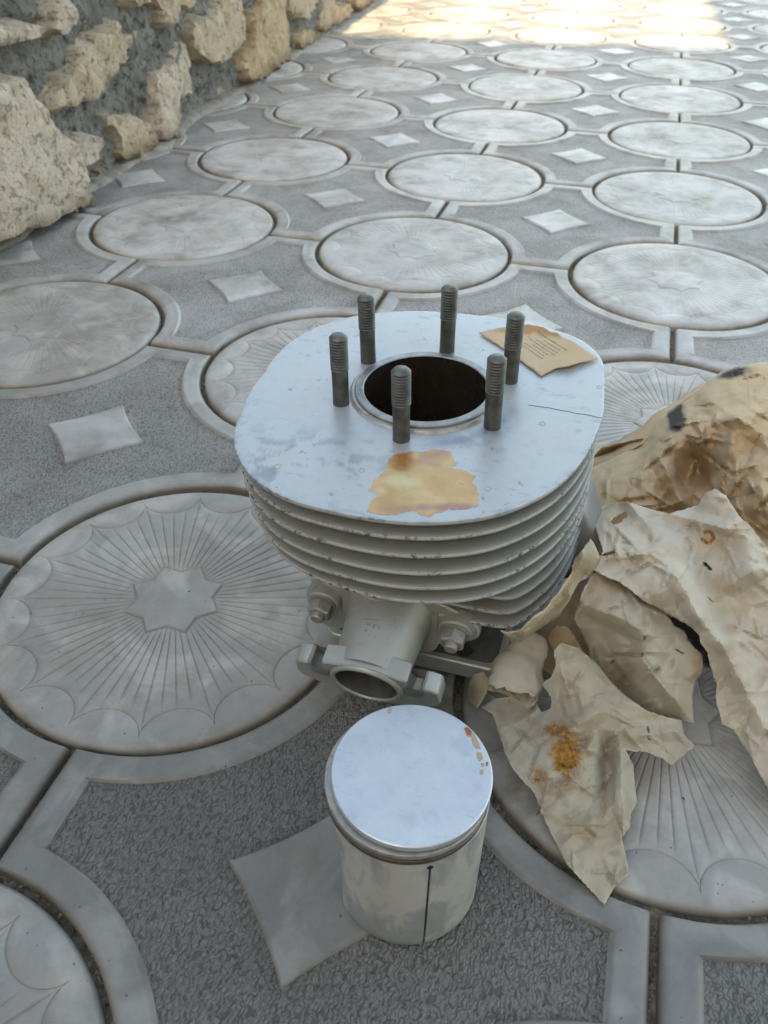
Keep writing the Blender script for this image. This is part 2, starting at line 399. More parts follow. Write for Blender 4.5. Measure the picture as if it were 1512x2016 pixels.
def mat_mortar():
    t = NT('wall_mortar'); v = t.coord('Object')
    c = t.mix(t.ramp(t.noise(v, 16, 5, .6), [(.35, 0), (.65, 1)]), (.27, .264, .25), (.43, .42, .40))
    c = t.mix(t.ramp(t.noise(v, 70, 5, .7), [(.36, .85), (.50, 0)]), c, (.07, .07, .068))
    h = t.math('ADD', t.noise(v, 55, 6, .75), t.math('MULTIPLY', t.voro(v, 75), .6))
    return t.fin(c, .92, nor=t.bump(h, 1.0, .02), spec=.2)
M['mortar'] = mat_mortar()

def mat_fillet():
    t = NT('dusty_mortar_strip'); v = t.coord('Object')
    c = t.mix(t.ramp(t.noise(v, 12, 5, .6), [(.35, 0), (.65, 1)]), (.25, .225, .195), (.36, .335, .30))
    c = t.mix(t.ramp(t.noise(v, 30, 6, .7), [(.46, 0), (.66, .8)]), c, (.16, .13, .095))
    return t.fin(c, .8, nor=t.bump(t.noise(v, 90, 5, .7), .5, .003), spec=.3)
M['fillet'] = mat_fillet()

def mat_plain(name, c, rough=.8):
    t = NT(name); v = t.coord('Object')
    cc = t.mix(t.ramp(t.noise(v, 3, 5, .6), [(.3, 0), (.7, 1)]), tuple(x * .88 for x in c), c)
    return t.fin(cc, rough, nor=t.bump(t.noise(v, 60, 4), .2, .003))
M['plaster'] = mat_plain('house_plaster', (.40, .36, .30)); M['roofm'] = mat_plain('roof_sheet', (.28, .16, .11)); M['ground'] = mat_plain('yard_ground', (.27, .25, .22))

def mat_flake():
    t = NT('amber_varnish'); v = t.coord('Object')
    st = t.n('ShaderNodeAttribute', attribute_name='stain'); sep = t.n('ShaderNodeSeparateColor'); t.l(st.outputs['Color'], sep.inputs[0])
    c = t.mix(t.ramp(t.noise(v, 60, 5, .6), [(.36, 0), (.64, 1)]), (.44, .265, .11), (.52, .36, .18))
    nn = t.ramp(t.noise(v, 90, 4, .65), [(.25, .5), (.6, 1)])
    c = t.mix(t.math('MULTIPLY', sep.outputs[2], nn, True), c, (.56, .50, .30))
    c = t.mix(t.math('MULTIPLY', sep.outputs[1], nn, True), c, (.34, .17, .16))
    c = t.mix(t.math('MULTIPLY', sep.outputs[0], nn, True), c, (.30, .115, .02))
    sc = t.ramp(t.noise(t.scale(v, (1, 4, 1), (0, 0, .35)), 150, 5, .75), [(.655, 0), (.685, .9)])
    c = t.mix(sc, c, (.47, .49, .50))
    sd = t.ramp(t.noise(t.scale(v, (1, 6, 1), (0, 0, -.3)), 90, 4, .7), [(.66, 0), (.69, .7)])
    c = t.mix(sd, c, (.20, .10, .06))
    return t.fin(c, .42, .15, t.bump(t.noise(v, 300, 3), .2, .0004))
M['flake'] = mat_flake()
M['red'] = NT('brown_red_paint').fin((.30, .09, .06), .5)
M['ochre'] = NT('ochre_residue').fin((.40, .30, .20), .6)
M['ink'] = NT('grey_print').fin((.22, .17, .12), .8)
def mat_grit():
    t = NT('grit'); oi = t.voro(t.coord('Object'), 150, 'F1', 'Color')
    return t.fin(t.mix(t.ramp(oi, [(.2, 0), (.8, 1)]), (.05, .045, .04), (.22, .19, .15)), .9)
M['grit'] = mat_grit()

# ------------------------------------------------------------------ pavement
bed = MB().box((0, 8, -.10), (40, 40, .0915)).build('pavement', M['sand'], None, None)
tag(bed, 'grey pavement of round and cross shaped concrete tiles with sanded joints', kind='structure')

def set_attr(me, name, vals):
    a = me.attributes.new(name, 'FLOAT', 'POINT'); a.data.foreach_set('value', np.asarray(vals, np.float32))

def round_tile_mesh(wear=1.0):
    fr = np.array([0, .055, .11, .30, .5, .70, .89, .945]); sec = 2 * math.pi / 64
    th = (np.arange(64)[:, None] + fr[None]).ravel() * sec; g = np.tile(np.array([1, .45, 0, 0, 0, 0, 0, .45]), 64)
    n = len(th); mm = .001
    # eight pointed star
    k = th / (math.pi / 4); t = np.abs((k % 1) - .5) * 2          # 1 on the tips
    ri, ro = .077 * S, .101 * S
    a = math.pi / 8; p = (1 - t) * a                                # angle from the tip
    star = ro * ri * math.sin(a) / (ro * np.sin(p) + ri * np.sin(a - p))
    q = ((th / (math.pi / 8)) % 1) * 2 - 1
    sca = .345 * S - .054 * S * np.sqrt(np.maximum(1 - q * q, 0))
    Rr = .374 * S
    rows = []  # (radius, z, dirt)
    def row(r, z, d): rows.append((np.broadcast_to(r, n).copy(), np.broadcast_to(z, n).copy(), np.broadcast_to(d, n).copy()))
    row(.004, .5 * mm, 0); row(star * .5, .5 * mm, 0); row(star - 1.2 * mm, .5 * mm, 0); row(star, .35 * mm, .15); row(star + .9 * mm, -.7 * mm * wear, .5 * wear)
    for f in (.04, .1, .2, .32, .46, .6, .74, .86, .94):
        d = 1.0 if .06 < f < .9 else .45
        row(star + .9 * mm + (sca - 1.2 * mm - star - .9 * mm) * f, -.75 * mm * g * d * wear, g * d * .30 * wear)
    row(sca - .9 * mm, 0, 0); row(sca, -.6 * mm * wear, .45 * wear); row(sca + .9 * mm, .05 * mm, 0)
    e0 = Rr - 7 * mm
    row(np.maximum(sca + 1.4 * mm, sca * .5 + e0 * .5), 0, 0)
    row(np.maximum(e0, sca + 1.5 * mm), -.15 * mm, .05)
    for ang, dd in ((25, .1), (45, .25), (65, .55), (90, .9)):
        row(Rr - 5 * mm + 5 * mm * math.sin(R(ang)), -.3 * mm - 5 * mm * (1 - math.cos(R(ang))), dd)
    row(Rr + .2 * mm, -13 * mm, 1)
    mb = MB(); rs = [np.stack([r * np.cos(th), r * np.sin(th), z], 1) for r, z, d in rows]
    mb.rings(rs, True, False)
    me = mesh(mb.v, mb.f, 'round_tile'); fix_normals(me)
    set_attr(me, 'dirt', np.concatenate([d for r, z, d in rows]))
    me.materials.append(M['tile']); shade(me, 60)
    return me

def cross_tile_mesh():
    mm = .001; gj = .0065
    def rho(th, xe, rc):
        """radius along th of the outline: straight edges at +-xe, arcs of radius rc about the corners (.5,.5)"""
        c, s = np.abs(np.cos(th)), np.abs(np.sin(th))
        e = xe / np.maximum(c, s)
        b = .5 * (c + s); disc = b * b - (.5 - rc * rc)
        a = np.where(disc > 0, b - np.sqrt(np.maximum(disc, 0)), 9)
        return np.minimum(e, a)
    def corner(xe, rc):
        y = .5 - math.sqrt(max(rc * rc - (.5 - xe) ** 2, 0)); return math.atan2(y, xe)
    cA = corner(.5 - gj, .3885); cB = corner(.437, .442)
    base = set()
    for q in range(4):
        for k in range(44): base.add(round(q * math.pi / 2 + k * math.pi / 2 / 44, 6))
        for cc in (cA, cB):
            base.add(round(q * math.pi / 2 + cc, 6)); base.add(round((q + 1) * math.pi / 2 - cc, 6))
    th = np.array(sorted(base)); n = len(th)
    o = rho(th, .5 - gj, .3885) * S; rg = rho(th, .437, .442) * S; dm = rho(th, .1495, .612) * S
    rows = []
    def row(r, z, d): rows.append((np.broadcast_to(r, n).copy(), z, d))
    row(.003, .1 * mm, 0); row(dm * .5, .1 * mm, 0); row(dm - 2.2 * mm, .1 * mm, 0); row(dm - .8 * mm, 0, .05); row(dm + .6 * mm, -2.0 * mm, .45)
    i_d = len(rows) - 1
    for f in (.12, .3, .5, .7, .88): row(dm + (rg - dm) * f, -1.9 * mm, 0)
    row(rg - 1.2 * mm, -2.0 * mm, .35); i_r = len(rows) - 1
    row(rg + .8 * mm, -.2 * mm, .1); row(rg + 2.5 * mm, .4 * mm, 0); row(rg + 4.5 * mm, 0, .05)
    row((rg + 4.5 * mm) * .5 + (o - 5.5 * mm) * .5, 0, 0); row(o - 5.0 * mm, -.1 * mm, .05); row(o - 2.4 * mm, -.9 * mm, .2); row(o - .8 * mm, -2.4 * mm, .5); row(o, -4.5 * mm, .85); row(o, -13 * mm, 1)
    rs = [np.stack([r * np.cos(th), r * np.sin(th), np.full(n, z)], 1) for r, z, d in rows]
    mb = MB(); mb.rings(rs, True, False)
    me = mesh(mb.v, mb.f, 'cross_tile'); fix_normals(me)
    set_attr(me, 'dirt', np.concatenate([np.full(n, d) for r, z, d in rows]))
    for k in ('border', 'rough', 'diamond'): me.materials.append(M[k])
    idx = []
    for kk in range(len(rows) - 1):
        idx += [2 if kk < i_d else (1 if kk < i_r else 0)] * n
    idx.append(2)
    me.polygons.foreach_set('material_index', idx[:len(me.polygons)])
    shade(me, 60)
    return me

RT_ME = round_tile_mesh(); RT_W = round_tile_mesh(.38); CT_ME = cross_tile_mesh()
WX0, WK = -1.64, -.075            # wall foot, in modules: x = WX0 + WK*y
def hide_behind_wall(i, j): return i < WX0 + WK * j - .55
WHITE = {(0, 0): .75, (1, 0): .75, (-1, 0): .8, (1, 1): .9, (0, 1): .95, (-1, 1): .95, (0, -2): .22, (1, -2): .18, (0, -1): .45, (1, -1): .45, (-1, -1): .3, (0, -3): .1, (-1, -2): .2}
for j in range(-4, 12):
    for i in range(-3, 6):
        if hide_behind_wall(i, j): continue
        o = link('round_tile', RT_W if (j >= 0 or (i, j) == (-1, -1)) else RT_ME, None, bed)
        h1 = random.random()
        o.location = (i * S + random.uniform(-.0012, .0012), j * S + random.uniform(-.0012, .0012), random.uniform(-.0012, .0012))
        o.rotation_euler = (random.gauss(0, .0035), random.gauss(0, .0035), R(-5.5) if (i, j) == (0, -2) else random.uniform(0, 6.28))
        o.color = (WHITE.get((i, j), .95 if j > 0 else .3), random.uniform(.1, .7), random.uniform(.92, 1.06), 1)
for j in range(-4, 12):
    for i in range(-3, 6):
        if hide_behind_wall(i + .5, j + .5): continue
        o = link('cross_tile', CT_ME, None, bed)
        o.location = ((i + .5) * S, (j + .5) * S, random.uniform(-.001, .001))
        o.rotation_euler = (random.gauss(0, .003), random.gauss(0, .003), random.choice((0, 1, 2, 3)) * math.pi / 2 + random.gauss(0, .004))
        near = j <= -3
        o.color = (.15 if near else (.55 if j == -2 else .9), random.uniform(.1, .6), (.70 if near else random.uniform(.9, 1.05)), 1)  # near tiles multiplied darker: foreground shade painted into their colour

# ------------------------------------------------------------------ stone wall
WD = np.array([WK, 1, 0.0]); WD /= np.linalg.norm(WD)          # along the wall
WN = np.array([WD[1], -WD[0], 0.0])                             # towards the pavement
WP = np.array([WX0 * S, 0, 0])
def wall_uv(P): Q = P - WP; return np.stack([Q @ WD, Q[..., 2]], -1)
def wall_pt(u, v, d): return WP + np.multiply.outer(u, WD) + np.multiply.outer(d, WN) + np.multiply.outer(v, np.array([0, 0, 1.0]))
wall = empty('stone_wall', tuple(wall_pt(0.0, 0.0, -.1)))
tag(wall, 'low wall of rough limestone blocks in dark grey mortar along the pavement', 'wall')
def wchild(o): o.parent = wall; o.matrix_parent_inverse = wall.matrix_world.inverted()
bpy.context.view_layer.update()

def mortar_mesh():
    us = np.arange(-2.2, 4.2, .009); vs = np.arange(-.03, .56, .009)
    U, V = np.meshgrid(us, vs, indexing='ij')
    D = -.009 + .016 * fbm(U * 9, V * 9, 3, 4) + .030 * np.abs(fbm(U * 26, V * 26, 8, 3)) + .016 * vnoise(U * 55, V * 55, 4)
    D = np.where(V > .54, D - .02, D)
    P = WP + U[..., None] * WD + D[..., None] * WN + V[..., None] * np.array([0, 0, 1.0])
    nu, nv = U.shape; v = P.reshape(-1, 3).tolist(); f = []
    for a in range(nu - 1):
        for b in range(nv - 1): f.append((a * nv + b, (a + 1) * nv + b, (a + 1) * nv + b + 1, a * nv + b + 1))
    # top and back
    k = len(v); back = [tuple(wall_pt(u, z, -.32)) for u in us for z in (-.03, .56)]; v += back
    for a in range(nu - 1):
        f.append((a * nv + nv - 1, (a + 1) * nv + nv - 1, k + 2 * (a + 1) + 1, k + 2 * a + 1)); f.append((k + 2 * a, k + 2 * a + 1, k + 2 * a + 3, k + 2 * a + 2))
    return mesh(v, f, 'mortar')
mo = link('mortar', mortar_mesh(), [M['mortar']], None, 180); wchild(mo)

def stone(poly_uv, bulge, mat, seed, name='stone'):
    """a lump with the given outline on the wall face: rough faceted front, rounded arrises, sunk into the mortar"""
    rng = np.random.default_rng(seed)
    P = resample(offset_poly(np.asarray(poly_uv), .003), .009, .0022, rng); lo = P.min(0); hi = P.max(0)
    st = .0085; gu, gv = np.meshgrid(np.arange(lo[0], hi[0], st), np.arange(lo[1], hi[1], st)); G = np.stack([gu.ravel(), gv.ravel()], 1)
    G = G + rng.uniform(-.25, .25, G.shape) * st
    G = G[inside(G[:, 0], G[:, 1], offset_poly(P, -.004))]
    pts = [Vector(map(float, p)) for p in P] + [Vector(map(float, p)) for p in G]; nb = len(P)
    vo, eo, fo, *_ = geometry.delaunay_2d_cdt(pts, [(k, (k + 1) % nb) for k in range(nb)], [list(range(nb))], 1, 1e-7)
    X = np.array([tuple(p) for p in vo])
    A = P; B = np.roll(P, -1, 0); dmin = np.full(len(X), 9.0)
    for a, b in zip(A, B):
        ab = b - a; tt = np.clip(((X - a) @ ab) / max(ab @ ab, 1e-12), 0, 1); dmin = np.minimum(dmin, np.linalg.norm(X - (a + tt[:, None] * ab), axis=1))
    e = np.clip(dmin / .007, 0, 1); prof = 1 - (1 - e) ** 2.0; tl = rng.uniform(-.10, .10, 2); cen = X.mean(0)
    d = -.020 + (.020 + bulge) * prof + prof * ((X - cen) @ tl + .011 * facet(X[:, 0] * 19 + seed, X[:, 1] * 19, seed) + .006 * facet(X[:, 0] * 48, X[:, 1] * 48, seed + 3) + .007 * fbm(X[:, 0] * 60, X[:, 1] * 60, seed + 9, 3))
    V = wall_pt(X[:, 0], X[:, 1], d); c = V.mean(0)
    nv = len(V)
    f = [tuple(q) for q in fo]
    V2 = wall_pt(P[:, 0], P[:, 1], np.full(len(P), -.07)) if False else None
    me = mesh(V - c, f, 'stone')
    o = link(name, me, [mat], None, 55); o.location = tuple(c); wchild(o)
    return o

zA = lambda L: [(a * .2646, b * .2646) for a, b in L]
zB = lambda L: [(300 + a * .3042, b * .3042) for a, b in L]
zC = lambda L: [(a * .2646, 180 + b * .2646) for a, b in L]
STONES = [
 ([(0,153),(20,139),(40,148),(54,183),(69,196),(79,220),(77,228),(101,254),(132,281),(135,307),(143,339),(153,368),(161,396),(148,409),(79,440),(0,482),(-120,545),(-210,330),(-90,190)], .040, 'stoneB'),
 (zA([(300,830),(345,640),(440,540),(520,440),(540,370),(650,290),(740,250),(780,200),(870,140),(920,170),(930,250),(1000,240),(1150,165),(1180,200),(1130,330),(1050,440),(960,500),(880,540),(860,600),(800,640),(790,690),(690,760),(500,800)]), .016, 'stoneA'),
 (zA([(-300,190),(0,160),(40,180),(250,160),(355,205),(270,290),(100,340),(0,350),(-280,400)]), .03, 'stoneB'),
 (zA([(375,90),(410,0),(440,-90),(500,-60),(570,90),(575,130),(500,240),(470,280),(420,260),(375,210)]), .035, 'stoneB'),
 (zA([(900,-160),(1100,-200),(1115,0),(1090,35),(980,60),(930,20)]), .025, 'stoneA'),
 (zA([(1130,-30),(1180,-200),(1420,-160),(1430,0),(1380,50),(1310,110),(1300,170),(1245,220),(1190,170)]), .03, 'stoneA'),
 (zA([(1130,560),(1260,470),(1270,370),(1330,290),(1420,310),(1440,450),(1420,560),(1425,700),(1340,790),(1310,950),(1270,1040),(1160,1050),(1150,850),(1130,650)]), .02, 'stoneB'),
 (zC([(780,150),(890,170),(1000,165),(1080,215),(1160,360),(1060,490),(890,545),(860,420),(850,300),(800,270),(750,290)]), .018, 'stoneA'),
 (zC([(500,360),(620,310),(720,310),(755,380),(745,450),(650,560),(600,635),(560,635),(520,500)]), .03, 'stoneB'),
 (zC([(690,580),(850,480),(880,560),(820,630),(720,640)]), .004, 'stoneC'),
 (zB([(265,330),(230,200),(300,85),(370,110),(440,0),(470,-60),(560,-70),(570,0),(600,180),(585,290),(500,375),(420,420),(300,400)]), .02, 'stoneA'),
 (zB([(640,70),(690,60),(700,0),(730,-120),(850,-130),(870,0),(890,200),(880,395),(790,450),(700,520),(600,540),(555,440),(570,330),(640,280)]), .024, 'stoneC'),
 (zB([(880,-60),(1040,-70),(1060,0),(1020,90),(990,135),(930,120),(890,90)]), .02, 'stoneA'),
 (zB([(930,230),(1000,180),(1080,200),(1085,275),(1030,325),(940,330)]), .016, 'stoneC'),
 (zB([(1090,-40),(1160,-60),(1170,30),(1230,10),(1270,60),(1250,130),(1190,165),(1120,215),(1095,180)]), .02, 'stoneA'),
 (zB([(1300,-60),(1450,-40),(1440,10),(1400,45),(1330,66),(1300,30)]), .02, 'stoneC'),
 (zB([(380,640),(440,570),(530,550),(540,580),(420,655)]), .004, 'stoneB'),
]
for k, (poly, bul, mk) in enumerate(STONES):
    P = np.array(poly, float); uv = wall_uv(at_plane(P[:, 0], P[:, 1], WP + WN * (bul * .7), WN))
    stone(uv, bul, M[mk], 40 + k)
# the rest of the wall, outside the photograph
used = []
def blob(cu, cv, a, b, seed):
    rng = np.random.default_rng(seed); n = 9; th = np.arange(n) * 2 * math.pi / n + rng.uniform(-.2, .2, n); r = rng.uniform(.78, 1.1, n)
    return np.stack([cu + a * r * np.cos(th), cv + b * r * np.sin(th)], 1)
sd = 300
for row, v0 in enumerate((.10, .26, .41)):
    u = -2.1 + row * .07
    while u < 3.9:
        a = random.uniform(.07, .12)
        vis = (-.32 < u < 2.3 and v0 < .35 - .10 * max(u, 0)) or (-.32 < u < .9 and v0 < .29)
        if not vis and not (row == 0 and u > -.40 and u < 2.4):
            stone(blob(u + a, v0, a, .062, sd), random.uniform(.012, .03), M[random.choice(('stoneA', 'stoneB', 'stoneC'))], sd); sd += 1
        u += 2 * a + .03
# dusty mortar strip at the wall foot
def fillet_mesh():
    us = np.arange(-2.2, 4.2, .02); v = []; f = []
    for k, u in enumerate(us):
        w = .030 + .008 * math.sin(u * 7.3) + .045 * float(fbm(np.array(u * 6), np.array(.3), 5, 3))
        w = max(.012, w)
        for q, (d, z) in enumerate(((-.05, .012), (.0, .008), (w * .5, .0045), (w * .85, .0022), (w, -.006))):
            z2 = z + (.003 * float(fbm(np.array(u * 22), np.array(q * 3.1), 9, 3)) if q < 3 else 0)
            v.append(wall_pt(u, z2, d + (.006 * float(vnoise(np.array(u * 40), np.array(float(q)), 2)) if q > 1 else 0)))
    for k in range(len(us) - 1):
        for q in range(4): f.append((k * 5 + q, (k + 1) * 5 + q, (k + 1) * 5 + q + 1, k * 5 + q + 1))
    return mesh(v, f, 'mortar_strip')
fm = fillet_mesh(); fix_normals(fm); fo = link('mortar_strip', fm, [M['fillet']], None, 180); wchild(fo)

# ------------------------------------------------------------------ house behind the camera whose shadow lies on the pavement
hs = math.atan2(.127, 1.0); EL_ = 4.8
HX = np.array([math.cos(hs), math.sin(hs), 0]); HY = np.array([-math.sin(hs), math.cos(hs), 0])
eave = EL_ * math.tan(SUN_EL)
hp = np.array([0, 1.57 - EL_ * 1.0, 0])
hm = Matrix(((HX[0], HY[0], 0, hp[0]), (HX[1], HY[1], 0, hp[1]), (0, 0, 1, 0), (0, 0, 0, 1)))
house = empty('house', mat=hm); tag(house, 'plastered house behind the viewer that shades the near pavement', 'house')
xs = .466 + .06 * EL_
MB().box((-3.6 + xs / 2, -3.3, eave / 2 - .05), (3.6 + xs / 2, 3.0, eave / 2 - .05)).build('wall', M['plaster'], house)
MB().box((xs + 2.6, -3.2, 3.1), (2.6, 3.1, 3.1)).build('tall_wall', M['plaster'], house)
rf = MB(); rf.add([(-7.6, 0, eave), (xs, 0, eave), (xs, -3.2, eave + .9), (-7.6, -3.2, eave + .9), (-7.6, 0, eave - .09), (xs, 0, eave - .09), (xs, -3.2, eave + .81), (-7.6, -3.2, eave + .81)],
   [(0, 1, 2, 3), (7, 6, 5, 4), (0, 4, 5, 1), (1, 5, 6, 2), (2, 6, 7, 3), (3, 7, 4, 0)]); rf.build('roof', M['roofm'], house)
for x in (-5.5, -3.0):
    w = MB().box((x, -.29, 1.55), (.55, .03, .65)).build('window', M['dark'], house)
    MB().box((x, -.27, 1.55), (.04, .035, .65)).build('window_frame', M['plaster'], w).matrix_parent_inverse.identity()


# ------------------------------------------------------------------ engine cylinder
CO = np.array([0.16274054, -0.61512368, 0.16414974])             # centre of the top plate
CX = np.array([0.99963598, -0.01862736, 0.01951738]); CY = np.array([0.01826187, 0.99965759, 0.0187404]); CN = np.array([-0.01985978, -0.01837715, 0.99963387])
CH = .1645                                                         # plate to ground
cb = CO - CN * CH
CYL = empty('engine_cylinder', mat=Matrix(((CX[0], CY[0], CN[0], cb[0]), (CX[1], CY[1], CN[1], cb[1]), (CX[2], CY[2], CN[2], cb[2]), (0, 0, 0, 1))))
tag(CYL, 'silver painted finned motorcycle engine cylinder with six studs, standing on the tiles', 'engine cylinder')
mm = .001
def L(x, y, z): return np.array([x * mm, y * mm, z * mm + CH])    # millimetres from the plate centre
def plate_local(px, py, h=0.0):
    P = at_plane(px, py, CO + CN * h, CN) - CO
    return np.stack([P @ CX, P @ CY], -1)

OUT = np.array([(-91,-69),(-82,-86.5),(-62,-106),(-40,-115.6),(-16,-118),(7,-118),(26.4,-115),(44.7,-108.5),(62.4,-98.3),(77,-83.2),(89.2,-63),(96.7,-40.4),(100.6,-15),(100.5,22.7),(98.8,46),(95.5,67.4),(79,90),(54,99),(29.5,104),(8,104),(-12.4,102.8),(-40,97.7),(-59.2,89.3),(-77,77.3),(-92,58),(-101,31.5),(-100.5,-6.3),(-96.7,-44)], float)
NTH = 288
TH = np.arange(NTH) * 2 * math.pi / NTH
_a = np.arctan2(OUT[:, 1], OUT[:, 0]) % (2 * math.pi); _o = np.argsort(_a); _rr = np.hypot(OUT[:, 0], OUT[:, 1])
ORAD = np.interp(TH, np.r_[_a[_o] - 2 * math.pi, _a[_o], _a[_o] + 2 * math.pi], np.tile(_rr[_o], 3))
_k = np.exp(-np.arange(-7, 8) ** 2 / (2 * 2.6 ** 2)); _k /= _k.sum()
ORAD = np.convolve(np.r_[ORAD[-7:], ORAD, ORAD[:7]], _k, 'valid')

def fin_mesh(zt, thick, rad, rin, seed, root=3.0):
    rng = np.random.default_rng(seed)
    rad = rad + .18 * fbm(TH * 5, TH * 0 + seed, seed, 2) - .5 * np.maximum(vnoise(TH * 11, TH * 0 + seed, seed + 1) - .40, 0) * 4
    wob = .35 * fbm(TH * 3, TH * 0, seed + 4, 3)
    rows = []
    def row(r, z, e, d=0.0): rows.append((np.broadcast_to(r, NTH) * mm, np.broadcast_to(z, NTH) * mm + CH, np.full(NTH, e), np.broadcast_to(d, NTH)))
    row(rin, zt, 0)
    for f in (np.linspace(.02, .97, 40) if seed == 0 else (.03, .10, .18, .28, .38, .5, .62, .74, .86, .95)): row(rin + (rad - rin) * f, zt + wob * f * (0 if seed == 0 else 1), 0)
    w = wob if seed else 0 * wob
    row(rad - .9, zt + w, .35); row(rad - .25, zt - .15 + w, 1); row(rad, zt - .6 + w, 1); row(rad, zt - thick + .6 + w, 1); row(rad - .3, zt - thick + .1 + w, .6); row(rad - 1.2, zt - thick + w, .1)
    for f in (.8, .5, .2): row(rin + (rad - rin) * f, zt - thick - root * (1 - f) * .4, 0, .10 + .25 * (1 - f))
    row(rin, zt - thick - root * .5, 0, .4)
    mb = MB(); rs = [np.stack([r * np.cos(TH), r * np.sin(TH), z], 1) for r, z, e, d in rows]; mb.rings(rs)
    me = mesh(mb.v, mb.f, 'fin'); fix_normals(me)
    set_attr(me, 'edge', np.concatenate([e for r, z, e, d in rows]))
    d = np.concatenate([q[3] for q in rows])
    if seed == 0:      # grey smear left by the old gasket round the bore, stronger at the near right
        P = np.concatenate(rs) / mm; rr = np.hypot(P[:, 0], P[:, 1]); aa = np.degrees(np.arctan2(P[:, 1], P[:, 0]))
        sm = np.clip(1 - np.abs(rr - 53) / 12, 0, 1) * np.clip(1.2 - np.abs(aa + 42) / 42, .12, 1)
        sm = sm * np.clip(.75 + 1.3 * fbm(P[:, 0] / 9, P[:, 1] / 9, 71, 4), 0, 1.2)
        sc = np.clip(4.5 * (fbm(P[:, 0] / 8, P[:, 1] / 8, 72, 4) - .06), 0, 1) * np.clip(1.25 - np.hypot((P[:, 0] + 45) / 55, (P[:, 1] + 88) / 34), 0, 1)
        sc2 = np.clip(7 * (fbm(P[:, 0] / 9, P[:, 1] / 4, 75, 4) - .42), 0, .8)
        rim = np.clip(4 * (fbm(P[:, 0] / 6, P[:, 1] / 6, 73, 4) - .05), 0, 1) * np.clip((rr / np.interp(aa % 360, np.degrees(TH), ORAD) - .965) / .03, 0, 1) * .6
        d = np.maximum(d, np.maximum(np.maximum(1.5 * sm, 1.2 * sc), np.maximum(rim, .7 * sc2)) * (P[:, 2] > CH / mm - 1))
    set_attr(me, 'dirt', d)
    return me
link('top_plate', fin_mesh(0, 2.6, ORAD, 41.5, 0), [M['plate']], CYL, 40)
GL = np.exp(-((np.degrees(TH) - 233) / 36) ** 2)          # the lower fins draw in at the near left corner
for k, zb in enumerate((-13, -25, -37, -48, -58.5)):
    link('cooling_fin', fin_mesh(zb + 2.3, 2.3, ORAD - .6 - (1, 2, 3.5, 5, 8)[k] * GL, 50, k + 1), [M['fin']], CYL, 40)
sn = np.sin(TH)
for k, zb in enumerate((-70, -82, -93)):
    cut = np.where(sn < -.05, (88 + np.where(np.cos(TH) < 0, 10, 0)) / np.maximum(-sn, .05), 999.0)
    rr = -np.log(np.exp(-(ORAD - (15, 27, 34)[k] * np.minimum(1.0, 1.6 * GL)) / 3.0) + np.exp(-cut / 3.0)) * 3.0 - .6
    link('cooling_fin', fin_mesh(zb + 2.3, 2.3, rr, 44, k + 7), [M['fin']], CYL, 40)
b = MB(); b.lathe([(51 * mm, CH - 1 * mm), (52 * mm, CH - 20 * mm), (51 * mm, CH - 60 * mm), (46 * mm, CH - 66 * mm), (46 * mm, CH - 140 * mm)], 96)
b.build('barrel', M['fin'], CYL)
# liner: rim, bore wall, skirt that carries it
ln = MB(); ln.lathe([(36.3 * mm, CH + 3.0 * mm), (36.9 * mm, CH + 3.5 * mm), (41.0 * mm, CH + 3.5 * mm), (41.7 * mm, CH + 3.0 * mm), (41.8 * mm, CH - 3 * mm)], 128)
ln.build('liner_rim', M['liner'], CYL)
bo = MB(); bo.lathe([(36.3 * mm, CH + 3.0 * mm), (36.3 * mm, .0)], 96); bo.build('bore', M['bore'], CYL)
MB().lathe([(36.3 * mm, 0), (40 * mm, 0), (40.5 * mm, 1 * mm), (40.5 * mm, 28 * mm)], 72).build('liner_skirt', M['liner'], CYL)
gs = MB()   # thin dirty gasket edge under the rim
gs.lathe([(45.0 * mm, CH + .02 * mm), (44.0 * mm, CH + .5 * mm), (43.2 * mm, CH + 1.6 * mm), (41.6 * mm, CH + 1.9 * mm)], 96)
gs.build('gasket_edge', M['ochre'] if False else M['zinc'], CYL)

# studs
def stud_mesh():
    p = [(0.0, 43.8), (2.6, 43.7), (4.0, 43.2)]
    z = 42.4; p.append((4.45, z))
    while z > 22.5:
        p += [(5.2, z - .5), (5.2, z - .7), (4.2, z - 1.25), (4.2, z - 1.4)]; z -= 1.72
    p += [(4.75, z - .6), (4.7, 12), (4.75, 3.0), (4.8, .2), (4.8, -1)]
    mb = MB(); mb.lathe([(max(r, .01) * mm, zz * mm) for r, zz in p], 28)
    me = mesh(mb.v, mb.f, 'stud'); fix_normals(me); me.materials.append(M['stud']); shade(me, 50); return me
SM = stud_mesh()
for k, a in enumerate((210, 150, 90, 30, -30, -90)):
    s = link('stud', SM, None, CYL)
    dx, dy = [(0, 0), (0, 0), (.5, 0), (1.6, 0), (1.2, 0), (0, 0)][k]
    s.location = L(50.4 * math.cos(R(a)) + dx, 50.4 * math.sin(R(a)) + dy, 0); s.rotation_euler = (random.gauss(0, .008), random.gauss(0, .008), random.uniform(0, 6))

